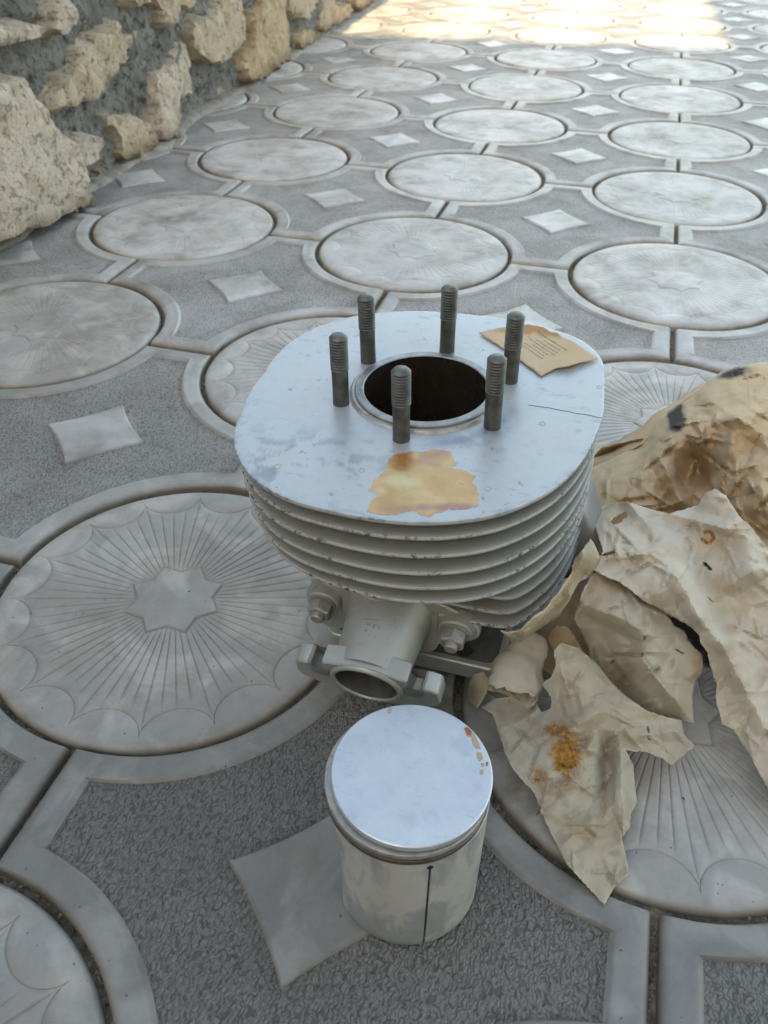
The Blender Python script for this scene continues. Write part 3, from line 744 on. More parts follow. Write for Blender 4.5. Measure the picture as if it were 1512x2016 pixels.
# base flange
def rrect(hx, hy, r, n=6):
    P = []
    for cx, cy, a0 in ((hx - r, hy - r, 0), (-hx + r, hy - r, 90), (-hx + r, -hy + r, 180), (hx - r, -hy + r, 270)):
        for k in range(n + 1): P.append((cx + r * math.cos(R(a0 + 90 * k / n)), cy + r * math.sin(R(a0 + 90 * k / n))))
    return np.array(P)
ex, ey, ez = np.eye(3)
fl = MB(); fl.prism(rrect(57 * mm, 80 * mm, 8 * mm), L(14, 0, 0), ex, ey, -150 * mm, -138 * mm, .8 * mm); fo_ = fl.build('base_flange', M['stub'], CYL)
MB().prism(rrect(53 * mm, 76 * mm, 8 * mm), L(14, 0, 0), ex, ey, -138.2 * mm, -137.7 * mm, .1 * mm).build('flange_top_shade', M['port'], fo_)  # dark sheet painting the shade under the fins onto the flange top
for x, y in ((46, -70), (-30, -70), (46, 70), (-30, 70)):
    MB().lathe([(.01 * mm, .05 * mm), (5 * mm, .05 * mm), (5.6 * mm, -.3 * mm)], 20, L(x, y, -137.6)).build('bolt_hole', M['dark'], fo_)
# exhaust port box behind the stub
pb = MB(); pb.prism(rrect(30 * mm, 24 * mm, 10 * mm), L(3, -40, -103), ex, ez, 0, 48 * mm, 1 * mm); pb.build('port_box', M['fin'], CYL)
# side lug (inlet flange ear) at the right
lg = MB(); pl = chaikin([(70, -58), (96, -60), (103, -66), (117, -104), (116, -112), (108, -116), (70, -112)], 2) * mm
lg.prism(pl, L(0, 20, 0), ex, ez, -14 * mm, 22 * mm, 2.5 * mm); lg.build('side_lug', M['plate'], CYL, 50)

# exhaust stub: its own casting, bolted on with two nuts
ST = bpy.data.objects.new('exhaust_stub', None); COL.objects.link(ST); ST.parent = CYL; ST.empty_display_size = .01
ST['label'] = 'cast aluminium exhaust stub with slotted end flange, bolted on by two nuts'
axd = np.array([0.0, -43, -11]); axd /= np.linalg.norm(axd); A0 = L(3, -82, -100); A1 = L(2.5, -130, -112)
def ellring(c, a, b, n=56):
    t = np.arange(n) * 2 * math.pi / n; upv = np.cross(ex, axd); return c + np.outer(np.cos(t) * a, ex) + np.outer(np.sin(t) * b, upv)
tb = MB(); rs = []
for f, a, b in ((-.1, 31, 26), (0, 29, 25), (.12, 26, 23.5), (.28, 24, 22.5), (.55, 22.6, 21.8), (.8, 21.8, 21.2), (.93, 21.5, 21)):
    rs.append(ellring(A0 + (A1 - A0) * f, a * mm, b * mm))
tb.rings(rs); tb.build('pipe', M['stub'], ST, 60)
upv = np.cross(axd, ex)
mo_ = MB(); mo_.rings([ellring(A1 + axd * d * mm, r * mm, r * .93 * mm) for r, d in ((21.5, .3), (20.6, 1.9), (20.0, 2.2), (18.7, 2.0), (18.0, 1.0))])
mo_.build('mouth', M['stub'], ST, 45)
MB().rings([ellring(A1 + axd * d * mm, r * mm, r * .93 * mm) for r, d in ((18.0, 1.0), (17.6, -6), (18, -45))]).build('port_wall', M['port'], ST, 45)  # wall coloured darker than the casting to paint in the unlit inside
MB().rings([ellring(A1 + axd * -38 * mm, 17.4 * mm, 17.4 * mm), ellring(A1 + axd * -38 * mm, .5 * mm, .5 * mm)]).build('port_dark', M['dark'], ST)
half = [(24.5, 14.0), (23.6, 6), (23.8, 1.5), (26, -2.6), (29.5, -3.2), (32, -1), (32.6, 3), (32.4, 8.2), (34, 9.6), (40, 8.6), (41.8, 6.5), (42.5, -4), (40.5, -9.5), (34, -12.5), (27, -15.0), (20, -19.0), (10, -22)]
fp = [(-8, 18.2), (0, 18.6), (9, 18.0)] + half + [(-x, y) for x, y in half[::-1]]
fp = np.array(fp) * mm
ring_o = fp; c2 = A1
ef = MB()
def fring(P, d): return c2 + P[:, :1] * ex + P[:, 1:] * upv + d * axd
nF = len(fp); angF = np.arctan2(fp[:, 1], fp[:, 0]); inn = np.stack([np.cos(angF) * 19.5 * mm, np.sin(angF) * 18.5 * mm], 1)
inb = offset_poly(fp, -.8 * mm)
ef.rings([fring(inn, 0.2 * mm), fring(inb, 0.2 * mm), fring(fp, -.7 * mm), fring(fp, -11.3 * mm), fring(inb, -12 * mm), fring(inn, -12 * mm)])
ef.build('end_flange', M['stub'], ST, 40)
rp = chaikin([(-53, 4), (-45, 11), (-28, 18), (0, 24), (28, 18), (46, 11), (54, 4), (54, -5), (46, -11), (28, -19), (0, -27), (-26, -20), (-36, -26), (-47, -22), (-53, -6)], 2) * mm
rpm = MB(); rpm.prism(rp, L(3, -78, -100), ex, np.cross(ex, np.array([0, -1.0, 0])) * -1 if False else ez, 0, 9 * mm, 1 * mm); rpm.build('root_flange', M['stub'], ST, 40)
nutdir = np.array([0, -.985, -.17]); nutdir /= np.linalg.norm(nutdir)
for x in (-37, 43.5):
    o0 = L(x, -90, -98.5)
    n_ = MB(); n_.lathe([(10.5 * mm, -8 * mm), (10 * mm, .4 * mm), (9.2 * mm, 1.2 * mm), (6 * mm, 1.2 * mm)], 32, o0, nutdir); n_.build('boss', M['stub'], ST)
    n_ = MB(); n_.lathe([(6 * mm, 1.2 * mm), (8.2 * mm, 1.2 * mm), (8.2 * mm, 2.6 * mm), (6 * mm, 2.7 * mm)], 28, o0, nutdir); n_.build('washer', M['zinc'], ST)
    n_ = MB(); n_.lathe([(7.3 * mm, 2.7 * mm), (7.5 * mm, 3.0 * mm), (7.5 * mm, 9.0 * mm), (6.5 * mm, 10.0 * mm), (4.5 * mm, 10.0 * mm), (4.2 * mm, 9.2 * mm)], 6, o0, nutdir); n_.build('nut', M['zinc'], ST, 20)
    n_ = MB(); n_.lathe([(3.9 * mm, 2 * mm), (3.9 * mm, 12.6 * mm), (3.2 * mm, 13.4 * mm), (.01 * mm, 13.4 * mm)], 24, o0, nutdir); n_.build('bolt_end', M['zinc'], ST)

# amber varnish left on the plate
zF = np.array([(640,145),(740,150),(900,125),(1040,140),(1110,270),(1040,300),(1200,340),(1300,400),(1240,450),(1300,490),(1325,590),(1310,690),(1190,720),(1010,720),(960,750),(880,760),(850,800),(740,770),(690,730),(560,760),(420,780),(240,750),(205,740),(250,650),(320,590),(280,530),(210,545),(300,420),(400,330),(430,220),(500,170)], float)
def flat_patch(name, P, z, mat, parent, jit=.35, step=1.6, dense=0):
    P = resample(np.array(P) * 1000, step, jit); pts = [Vector(map(float, p)) for p in P]; nb = len(P)
    if dense:
        gx, gy = np.meshgrid(np.arange(P[:, 0].min(), P[:, 0].max(), dense), np.arange(P[:, 1].min(), P[:, 1].max(), dense)); G = np.stack([gx.ravel(), gy.ravel()], 1); G = G[inside(G[:, 0], G[:, 1], P)]
        pts += [Vector(map(float, p)) for p in G]
    vo, eo, fo2, *_ = geometry.delaunay_2d_cdt(pts, [(k, (k + 1) % nb) for k in range(nb)], [list(range(nb))], 1, 1e-6)
    me = mesh([(p[0] * mm, p[1] * mm, z) for p in vo], [tuple(q) for q in fo2], name)
    return link(name, me, [mat], parent)
FL = plate_local(680 + .1984 * zF[:, 0], 860 + .1984 * zF[:, 1])
flo = flat_patch('varnish_patch', FL, CH + .12 * mm, M['flake'], CYL, .4, 1.2, 1.3); me_ = flo.data; P_ = np.array([v_.co[:2] for v_ in me_.vertices]); st_ = np.zeros((len(P_), 4), np.float32); st_[:, 3] = 1
for ch_, zx, zy, rx_, ry_, vl in ((0, 560, 240, 170, 110, 1.1), (0, 600, 160, 90, 40, .9), (1, 870, 190, 260, 110, .9), (1, 1040, 705, 380, 50, 1.2), (1, 520, 715, 200, 60, .8), (2, 560, 430, 260, 90, .9), (2, 700, 560, 300, 60, .3), (2, 330, 540, 120, 60, .6)):
    ct = plate_local(np.array([680 + .1984 * zx, 680 + .1984 * (zx + rx_), 680 + .1984 * zx]), np.array([860 + .1984 * zy, 860 + .1984 * zy, 860 + .1984 * (zy + ry_)]))
    B_ = np.stack([ct[1] - ct[0], ct[2] - ct[0]], 1); q_ = np.linalg.solve(B_, (P_ - ct[0]).T)
    st_[:, ch_] = np.maximum(st_[:, ch_], vl * np.clip(1.5 - 1.5 * (np.hypot(*q_) + .5 * fbm(P_[:, 0] * 160, P_[:, 1] * 160, int(zx), 3)), 0, 1))
a_ = me_.attributes.new('stain', 'FLOAT_COLOR', 'POINT'); a_.data.foreach_set('color', st_.ravel())
flo['label'] = 'amber brown varnish patch flaking on the near side of the plate'
# casting seams and paint blisters
for (p0, p1) in (((1040, 796), (1186, 823)),):
    q = plate_local(np.array([p0[0], p1[0]]), np.array([p0[1], p1[1]])); n = 14
    rs = []
    for k in range(n):
        c = q[0] + (q[1] - q[0]) * k / (n - 1) + RNG.normal(0, .0003, 2); w = .00035 * (1 if 0 < k < n - 1 else .2)
        d = (q[1] - q[0]) / np.linalg.norm(q[1] - q[0]); t = np.array([-d[1], d[0]])
        rs.append(np.array([[*(c - t * w), CH], [*(c), CH + .25 * mm], [*(c + t * w), CH]]))
    MB().rings(rs, close=False).build('casting_seam', M['stud'], CYL)
for px, py, r in ((548, 918, 2.3), (690, 912, 1.5), (712, 926, 1.7), (960, 962, 2.0), (1068, 834, 2.0), (1180, 762, 1.8)):
    q = plate_local(np.array([px]), np.array([py]))[0]
    MB().lathe([(r * .72 * mm, .02 * mm), (r * .86 * mm, .28 * mm), (r * mm, .02 * mm)], 22, (q[0], q[1], CH)).build('paint_blister', M['stub'], CYL)

# ------------------------------------------------------------------ piston
PC = np.array([.20945, -.81740]); PH = 92.8; PR = 36.0
PIS = empty('piston', (PC[0], PC[1], .0008)); tag(PIS, 'bare aluminium piston standing upright in front of the finned cylinder', 'piston')
left = -RT[:2] / np.linalg.norm(RT[:2])
MB().lathe([(.02 * mm, PH * mm), (18 * mm, PH * mm), (30 * mm, PH * mm), (35.5 * mm, PH * mm), (36 * mm, (PH - .4) * mm), (36 * mm, (PH - 3.2) * mm), (35.6 * mm, (PH - 3.5) * mm), (32.5 * mm, (PH - 3.6) * mm), (32.5 * mm, (PH - 5) * mm)], 128).build('crown', M['crown'], PIS, 30)
for k, (z1, z0, ro, sh, mat) in enumerate(((PH - 4.7, PH - 8.0, 37.3, 1.7, 'zinc'), (PH - 9.0, PH - 12.2, 37.4, 1.7, 'ring'))):
    a0 = math.pi / 2; gap = .03 if k else .012
    n = 120; th = a0 + gap + np.arange(n) * (2 * math.pi - 2 * gap) / (n - 1)
    cx, cy = left * sh
    def rg(r, z): return np.stack([(cx + r * np.cos(th)) * mm, (cy + r * np.sin(th)) * mm, np.full(n, z * mm)], 1)
    q = MB(); q.rings([rg(33.2, z0), rg(33.2, z1), rg(ro - .35, z1), rg(ro, z1 - .35), rg(ro, z0 + .3), rg(ro - .3, z0), rg(33.2, z0)], close=False)
    q.f.append((0, n, 2 * n, 3 * n, 4 * n, 5 * n)); q.f.append((n - 1, 6 * n - 1, 5 * n - 1, 4 * n - 1, 3 * n - 1, 2 * n - 1))
    q.build('piston_ring', M['ring'] if True else None, PIS, 40) if k else q.build('piston_ring', M['zinc'], PIS, 40)
MB().lathe([(33 * mm, (PH - 4.5) * mm), (33 * mm, (PH - 12.6) * mm)], 96).build('ring_groove', M['dark'], PIS)
sp = at(833.0, 1856.0, 0.0)[:2] - PC; SA = math.atan2(sp[1], sp[0])
n = 200; hw = .55 / PR; th = SA + hw + np.arange(n) * (2 * math.pi - 2 * hw) / (n - 1)
zs = [PH - 12.8, PH - 13.2, PH - 16.5, PH - 20, PH - 26, PH - 32, PH - 40, PH - 50, PH - 60, PH - 70, PH - 80, PH - 88, .6, 0]
lang = math.atan2(left[1], left[0]) - .12
def skr(z):
    r = np.full(n, 36.0 if z < PH - 13 else 35.4)
    f = np.clip((PH - 17 - z) / 30, 0, 1); f = f * f * (3 - 2 * f)
    dlt = np.cos(th - lang); flat = (36.3 - 5.8 * f) / np.maximum(dlt, .2)
    r = np.where(dlt > .3, -np.log(np.exp(-r / .5) + np.exp(-flat / .5)) * .5, r)
    if z == 0: r = r - .5
    return r
sk = MB(); outer = [np.stack([skr(z) * np.cos(th) * mm, skr(z) * np.sin(th) * mm, np.full(n, z * mm)], 1) for z in zs]
innr = [np.stack([(skr(z) - 3.2) * np.cos(th) * mm, (skr(z) - 3.2) * np.sin(th) * mm, np.full(n, z * mm)], 1) for z in zs[::-1]]
sk.rings(outer + innr, close=False)
sk.build('skirt', M['skirt'], PIS, 40)
# the web that closes the slot above the drilled hole
zt = PH - 17.5
ws = np.linspace(-hw, hw, 4) + SA
MB().rings([np.stack([35.95 * np.cos(ws) * mm, 35.95 * np.sin(ws) * mm, np.full(4, z * mm)], 1) for z in (PH - 12.8, zt)], close=False).build('slot_web', M['skirt'], PIS)
dv = np.array([math.cos(SA), math.sin(SA), 0])
MB().lathe([(1.5 * mm, -1.5 * mm), (1.5 * mm, .1 * mm), (.01 * mm, .1 * mm)], 20, (36.0 * mm * dv[0], 36.0 * mm * dv[1], (zt - .5) * mm), dv).build('drilled_hole', M['dark'], PIS)
# residue on the crown
def crown_patch(name, px, py, mat, h=.1):
    P = at_plane(np.array(px, float), np.array(py, float), np.array([0, 0, PH * mm + .0008]), np.array([0, 0, 1.0]))[:, :2] - PC
    return flat_patch(name, P, PH * mm + h * mm, M[mat], PIS, .12, .8)
zP = lambda L_: ([620 + a * .2513 for a, b in L_], [1380 + b * .2513 for a, b in L_])
crown_patch('red_residue', *zP([(1170, 215), (1195, 205), (1230, 240), (1222, 275), (1190, 262)]), 'red', .14)
crown_patch('ochre_residue', *zP([(1165, 205), (1215, 215), (1250, 260), (1285, 330), (1300, 380), (1265, 375), (1235, 340), (1225, 290), (1185, 275)]), 'ochre')
crown_patch('ochre_residue', *zP([(1265, 400), (1305, 405), (1320, 450), (1290, 475), (1270, 450)]), 'ochre')
crown_patch('ochre_residue', *zP([(1300, 490), (1330, 485), (1325, 520), (1305, 515)]), 'ochre')
crown_patch('ochre_residue', *zP([(1340, 480), (1360, 475), (1358, 505), (1340, 512)]), 'red')
crown_patch('ochre_residue', *zP([(1292, 540), (1322, 540), (1318, 575), (1295, 580)]), 'ochre')
crown_patch('ochre_residue', *zP([(560, 75), (585, 48), (605, 60), (600, 95), (575, 98)]), 'ochre')

# ------------------------------------------------------------------ paper
def tps(P, z):
    P = np.asarray(P, float) / 100; n = len(P)
    def U(r2): return r2 * np.log(np.maximum(r2, 1e-9))
    K = U(((P[:, None] - P[None]) ** 2).sum(-1)) + np.eye(n) * .02
    A = np.zeros((n + 3, n + 3)); A[:n, :n] = K; A[:n, n] = 1; A[:n, n + 1:] = P; A[n, :n] = 1; A[n + 1:, :n] = P.T
    w = np.linalg.solve(A, np.r_[z, 0, 0, 0])
    def f(X):
        X = np.asarray(X, float) / 100
        return U(((X[:, None] - P[None]) ** 2).sum(-1)) @ w[:n] + w[n] + X @ w[n + 1:]
    return f

def sheet(name, poly, ctrl, mat, parent, seed, amp=(5.0, 2.2, .9), step=3.8, holes=(), stains_and_shade=(), rag=.6, mapper=None, folds=(), thick=.35):
    """crumpled paper: outline and heights (mm) at photo points, flat facets and creases, torn edge, real thickness"""
    rng = np.random.default_rng(seed)
    B = resample(poly, 4.5, rag, rng); nb = len(B)
    lo = B.min(0); hi = B.max(0)
    gx, gy = np.meshgrid(np.arange(lo[0], hi[0], step), np.arange(lo[1], hi[1], step)); G = np.stack([gx.ravel(), gy.ravel()], 1) + rng.uniform(-.3, .3, (gx.size, 2)) * step
    G = G[inside(G[:, 0], G[:, 1], offset_poly(B, -2.0)) & inside(G[:, 0], G[:, 1], B)]
    pts = [Vector(map(float, p)) for p in B] + [Vector(map(float, p)) for p in G]; ed = [(k, (k + 1) % nb) for k in range(nb)]
    Hs = []
    for h in holes:
        hb = resample(h, 3.5, .8, rng); k0 = len(pts); pts += [Vector(map(float, p)) for p in hb]; ed += [(k0 + k, k0 + (k + 1) % len(hb)) for k in range(len(hb))]; Hs.append(hb)
    vo, eo, fo3, *_ = geometry.delaunay_2d_cdt(pts, ed, [list(range(nb))], 1, 1e-6)
    X = np.array([tuple(p) for p in vo]); F = np.array([tuple(q)[:3] for q in fo3])
    for hb in Hs:
        c = X[F].mean(1); F = F[~inside(c[:, 0], c[:, 1], hb)]
    C = np.array(ctrl, float); z = tps(C[:, :2], C[:, 2])(X)
    x, y = X[:, 0], X[:, 1]
    amp = tuple(a * k_ for a, k_ in zip(amp, (.58, .55, .6)))
    z = z + amp[0] * facet(x / 62 + seed, y / 52, seed) + amp[0] * .7 * facet((x * .8 + y * .6) / 44, (y * .8 - x * .6) / 58 + seed, seed + 1)
    z = z + amp[1] * facet((x * .5 - y * .87) / 24, (y * .5 + x * .87) / 21, seed + 2) + amp[2] * facet(x / 11 + 3, y / 10, seed + 3) + amp[2] * .5 * fbm(x / 9, y / 9, seed + 4, 2)
    for (x0, y0, x1, y1, hgt, wid) in folds:      # pressed crease: tent shaped ridge (or valley) along a line
        a = np.array([x0, y0]); ab = np.array([x1 - x0, y1 - y0], float); tt = np.clip(((X - a) @ ab) / (ab @ ab), 0, 1)
        d = np.linalg.norm(X - (a + tt[:, None] * ab), axis=1); z = z + hgt * np.clip(1 - d / wid, 0, 1)
    ncr = int(len(X) / 66)
    for _ in range(ncr):                           # many thin crease lines
        a = X[rng.integers(len(X))]; an = rng.uniform(0, math.pi); ln_ = rng.uniform(30, 130); ab = np.array([math.cos(an), math.sin(an)]) * ln_
        tt = ((X - a) @ ab) / (ab @ ab); d = np.abs((X - a) @ np.array([-ab[1], ab[0]]) / ln_); w_ = rng.uniform(4.0, 9)
        z = z + amp[1] * rng.choice((-1, 1)) * rng.uniform(.5, 1.9) * np.clip(1 - d / w_, 0, 1) * np.clip(2.5 * np.minimum(tt, 1 - tt), 0, 1)
    if mapper is None:                             # torn edges curl up or down a little
        dm = np.full(len(X), 99.0); arc = np.zeros(len(X))
        for kk in range(nb):
            dd = np.hypot(x - B[kk, 0], y - B[kk, 1]); m_ = dd < dm; dm[m_] = dd[m_]; arc[m_] = kk
        z = z + 6.5 * np.exp(-dm / 9.0) * (vnoise(arc / 11.0, arc * 0 + seed, seed + 60) + .12)
    z = np.maximum(z, 1.2)
    V = at(x, y, z * mm) if mapper is None else mapper(x, y, z * mm)
    me = mesh(V, F, name)
    set_attr(me, 'torn', np.clip(1.25 - dm / 4.0, 0, 1) if mapper is None else np.zeros(len(X)))
    # upward facing
    st = np.zeros((len(X), 4), np.float32); st[:, 3] = 1
    for (ch, sx, sy, rx, ry, val) in stains_and_shade:
        if ry < 0:      # a ring
            st[:, ch] = np.maximum(st[:, ch], val * np.clip(1.3 - np.abs(np.hypot(x - sx, y - sy) - rx + 2 * vnoise(x / 6, y / 6, 9)) / -ry, 0, 1) * (np.arctan2(y - sy, x - sx) + 1.2 > -1.2)); continue
        q = np.hypot((x - sx) / rx, (y - sy) / ry) + .35 * fbm(x / 14, y / 14, seed + 40 + int(sx), 3)
        st[:, ch] = np.maximum(st[:, ch], val * np.clip(1.6 - 1.6 * q, 0, 1))
    at_ = me.attributes.new('stain', 'FLOAT_COLOR', 'POINT'); at_.data.foreach_set('color', st.ravel())
    n0 = np.zeros(3)
    for p in list(me.polygons)[:400]: n0 += np.array(p.normal) * p.area
    if n0 @ _w > 0: me.flip_normals()
    o = link(name, me, [mat], parent, 24)
    if parent is not None and parent.type == 'EMPTY': o.matrix_parent_inverse = parent.matrix_world.inverted()
    md = o.modifiers.new('thickness', 'SOLIDIFY'); md.thickness = thick * mm; md.offset = -1
    return o

pb0 = at(1290, 1380, 0.0)
PAP = empty('wrapping_paper', tuple(pb0)); tag(PAP, 'crumpled and torn old brown wrapping paper heaped beside the cylinder', 'paper')
bpy.context.view_layer.update()
# back: brown bulging mass
A_top = [(1160,922),(1199,905),(1238,886),(1271,868),(1281,849),(1302,820),(1330,799),(1355,781),(1398,749),(1430,728),(1453,721),(1493,714),(1560,706),(1640,720)]
sheet('brown_heap', A_top + [(1660,900),(1650,1100),(1512,1130),(1430,1060),(1370,1035),(1280,1030),(1165,1030)],
      [(1160,922,22),(1199,905,30),(1271,868,38),(1302,820,50),(1355,781,62),(1430,728,70),(1493,714,74),(1560,706,44),(1640,720,6),(1655,810,4),(1240,930,58),(1320,880,84),(1400,830,100),(1480,790,108),(1560,800,80),(1250,980,66),(1330,950,62),(1345,905,70),(1385,930,66),(1430,960,84),(1480,900,108),(1512,960,112),(1165,1000,58),(1280,1025,52),(1430,1050,62),(1512,1110,60),(1600,1000,52),(1650,1095,4),(1655,960,4),(1658,900,4)],
      M['paper_brown'], PAP, 11, (17, 5.0, 1.4), folds=((1355,870,1395,965,-6,24),(1290,860,1260,940,8,22),(1400,790,1512,860,7,26),(1300,905,1345,990,10,22),(1420,830,1512,810,6,20)),
      stains_and_shade=((1,1331,816,22,44,2.0),(1,1432,731,50,18,2.0),(1,1368,872,30,6,.35),(2,1400,960,60,40,.3)))
# lip of the fold at its left, open and dark brown inside
sheet('fold_lip', [(1150,915),(1169,898),(1186,881),(1222,872),(1260,863),(1284,866),(1280,885),(1215,915),(1165,935)],
      [(1150,915,12),(1186,881,30),(1260,863,38),(1284,866,34),(1215,905,4),(1165,930,3),(1270,885,6)], M['paper_brown'], PAP, 12, (3, 1.5, .6), stains_and_shade=((2,1235,885,60,22,.95),))
# big pale sheet over the top and down to the right
C_poly = [(1163,1008),(1199,990),(1236,988),(1271,999),(1316,1011),(1374,995),(1387,971),(1408,962),(1430,976),(1453,1013),(1482,1042),(1509,1077),(1600,1120),(1700,1300),(1700,1700),(1600,1660),(1512,1553),(1495,1522),(1476,1489),(1456,1456),(1445,1436),(1423,1425),(1418,1408),(1409,1375),(1412,1350),(1404,1328),(1396,1300),(1395,1286),(1381,1267),(1376,1250),(1362,1236),(1343,1225),(1317,1211),(1292,1196),(1268,1183),(1240,1160),(1223,1147),(1190,1133),(1169,1122),(1176,1104),(1187,1085),(1176,1050)]
sheet('pale_sheet', C_poly,
      [(1163,1008,70),(1236,988,84),(1271,999,86),(1316,1011,80),(1387,971,100),(1408,962,106),(1453,1013,108),(1509,1077,100),(1600,1120,80),(1700,1300,4),(1700,1500,3),(1700,1700,3),(1512,1553,16),(1476,1489,17),(1445,1436,20),(1418,1408,24),(1412,1350,38),(1396,1300,54),(1317,1211,80),(1268,1183,86),(1223,1147,92),(1169,1122,96),(1187,1085,92),(1176,1050,84),
       (1240,1060,94),(1331,1128,102),(1356,1164,98),(1379,1217,86),(1420,1267,68),(1470,1340,50),(1500,1440,30),(1310,1070,92),(1360,1090,84),(1420,1060,92),(1400,1130,80),(1440,1150,82),(1484,1122,96),(1420,1210,66),(1480,1230,66),(1512,1180,80),(1560,1250,66),(1500,1330,48),(1560,1450,32)],
      M['paper_pale'], PAP, 13, (6.5, 2.6, .9), folds=((1331,1131,1379,1217,7,26),(1379,1217,1420,1267,6,24),(1316,1011,1430,1040,6,18),(1430,1040,1448,1030,5,14),(1484,1122,1440,1150,6,24),(1236,988,1290,1050,5,18),(1180,1090,1300,1085,5,16),(1420,1267,1500,1420,4,28)),
      holes=([(1201,1027),(1216,1014),(1232,1007),(1236,1017),(1221,1029),(1207,1033)], [(1382,1105),(1392,1108),(1403,1120),(1399,1123),(1386,1112)], [(1174,1094),(1208,1083),(1212,1088),(1190,1095)], [(1391,1172),(1398,1178),(1406,1186),(1397,1181)]),
      stains_and_shade=((0,1393,1057,11,-3.2,1.6),(2,1440,1240,24,14,.35),(1,1305,1030,60,16,.10),(2,1300,1100,50,30,.12),(2,1420,1150,50,30,.2)))
# under the small holes another layer shows
sheet('under_layer', [(1180,1010),(1250,1000),(1300,1040),(1250,1110),(1165,1110)], [(1180,1010,60),(1250,1000,70),(1300,1040,72),(1250,1110,76),(1165,1110,74)], M['paper_brown'], PAP, 21, (2, 1, .5), step=9, stains_and_shade=((2,1215,1050,90,80,1.0),))
# tan pouch in the middle
D_poly = [(1131,1219),(1137,1196),(1146,1165),(1165,1130),(1200,1120),(1240,1140),(1290,1180),(1316,1213),(1329,1233),(1348,1242),(1356,1261),(1367,1275),(1384,1290),(1384,1306),(1383,1322),(1370,1338),(1365,1358),(1363,1389),(1366,1424),(1351,1422),(1331,1411),(1300,1412),(1276,1420),(1230,1400),(1190,1370),(1165,1320),(1160,1278),(1145,1247)]
sheet('tan_pouch', D_poly,
      [(1131,1219,72),(1146,1165,84),(1165,1130,88),(1240,1140,82),(1320,1205,72),(1356,1252,66),(1381,1306,52),(1365,1358,40),(1366,1424,24),(1331,1411,22),(1276,1420,14),(1230,1400,14),(1165,1320,30),(1145,1247,62),(1200,1180,90),(1250,1220,86),(1290,1270,76),(1220,1270,66),(1180,1260,64),(1310,1340,54),(1260,1330,52),(1215,1330,36),(1330,1380,40)],
      M['paper_leaf'], PAP, 14, (4, 2.6, .9), folds=((1150,1190,1270,1235,4,30),(1160,1215,1300,1300,-3,30),(1270,1290,1345,1400,3.5,26),(1190,1260,1230,1350,-3,26)),
      holes=([(1267,1257),(1272,1252),(1271,1258),(1266,1262)], [(1261,1292),(1266,1283),(1267,1288),(1262,1294)], [(1200,1305),(1208,1299),(1212,1300),(1204,1308)], [(1325,1277),(1336,1279),(1348,1287),(1337,1284)]),
      stains_and_shade=((2,1190,1170,60,60,.28),(2,1220,1330,60,50,.30),(2,1372,1320,14,34,.6),(1,1240,1330,30,20,.12)))
# strip standing against the fins
sheet('folded_strip', [(1162,1060),(1147,1082),(1130,1101),(1126,1127),(1104,1160),(1072,1200),(1051,1213),(1024,1239),(1000,1245),(985,1242),(1000,1255),(1023,1264),(1043,1250),(1069,1234),(1101,1213),(1120,1184),(1138,1149),(1165,1130),(1183,1100),(1178,1088),(1170,1070)],
      [(1162,1060,104),(1130,1101,106),(1104,1160,102),(1072,1200,98),(1024,1239,90),(985,1242,84),(1023,1264,70),(1069,1234,76),(1101,1213,80),(1138,1149,90),(1183,1100,96),(1150,1100,108),(1115,1175,100),(1060,1222,92)],
      M['paper_tan'], PAP, 15, (4, 1.8, .7), step=4.5, folds=((1150,1085,1120,1170,6,14),(1120,1170,1030,1250,5,12)), stains_and_shade=((2,1118,1130,22,60,.6),(2,1085,1185,30,20,.35)))
# back of the heap, down to the ground behind
def heap_back():
    P = resample(np.array(A_top, float)[:, :2], 14)[:-20]; T_ = np.array([(1160,922,22),(1199,905,30),(1271,868,38),(1302,820,50),(1355,781,62),(1430,728,70),(1493,714,74),(1560,706,44),(1640,720,6)], float)
    P = np.array([[x, np.interp(x, [a[0] for a in A_top], [a[1] for a in A_top])] for x in np.arange(1160, 1641, 12)])
    z = np.interp(P[:, 0], T_[:, 0], T_[:, 2]) + 1.0; V0 = at(P[:, 0], P[:, 1] + 3, z * mm); V = []; n = len(P)
    d = _w * np.array([1, 1, 0]); d = d / np.linalg.norm(d)
    for f, g in ((0, 1), (.25, .86), (.5, .62), (.75, .34), (1, .02)):
        q = V0 + d * (.055 * f); q[:, 2] = np.maximum(V0[:, 2] * g, .001)
        q = q + (d * (.012 * facet(np.arange(n) / 2.7, np.full(n, f * 4), 51)[:, None]) if f else 0); V.append(q)
    mb = MB(); mb.rings(V, close=False); return mb
hb = heap_back().build('heap_back', M['paper_brown'], PAP, 38); hb.matrix_parent_inverse = PAP.matrix_world.inverted()
md = hb.modifiers.new('thickness', 'SOLIDIFY'); md.thickness = .35 * mm; md.offset = 0
# crushed layer deep inside the heap, and an added layer that paints the hole dark
sheet('inner_layer', [(1045,1215),(1130,1140),(1200,1120),(1260,1180),(1290,1260),(1270,1345),(1230,1370),(1180,1370),(1090,1330),(1030,1290)],
      [(1045,1215,16),(1130,1140,30),(1200,1120,34),(1260,1180,22),(1290,1260,10),(1270,1345,4),(1230,1370,4),(1180,1370,4),(1090,1330,6),(1030,1290,10),(1180,1240,24)], M['paper_brown'], PAP, 22, (6, 3, 1), step=8)
sheet('hole_shade_layer', [(1290,1185),(1400,1235),(1425,1290),(1400,1320),(1340,1290),(1300,1240)], [(1290,1185,24),(1400,1235,24),(1425,1290,18),(1400,1320,12),(1340,1290,14),(1300,1240,18)], M['paper_brown'], PAP, 23, (3, 1.5, .6), step=7, stains_and_shade=((1,1360,1260,110,110,1.2),))  # added sheet, blackened to paint the darkness inside the hole
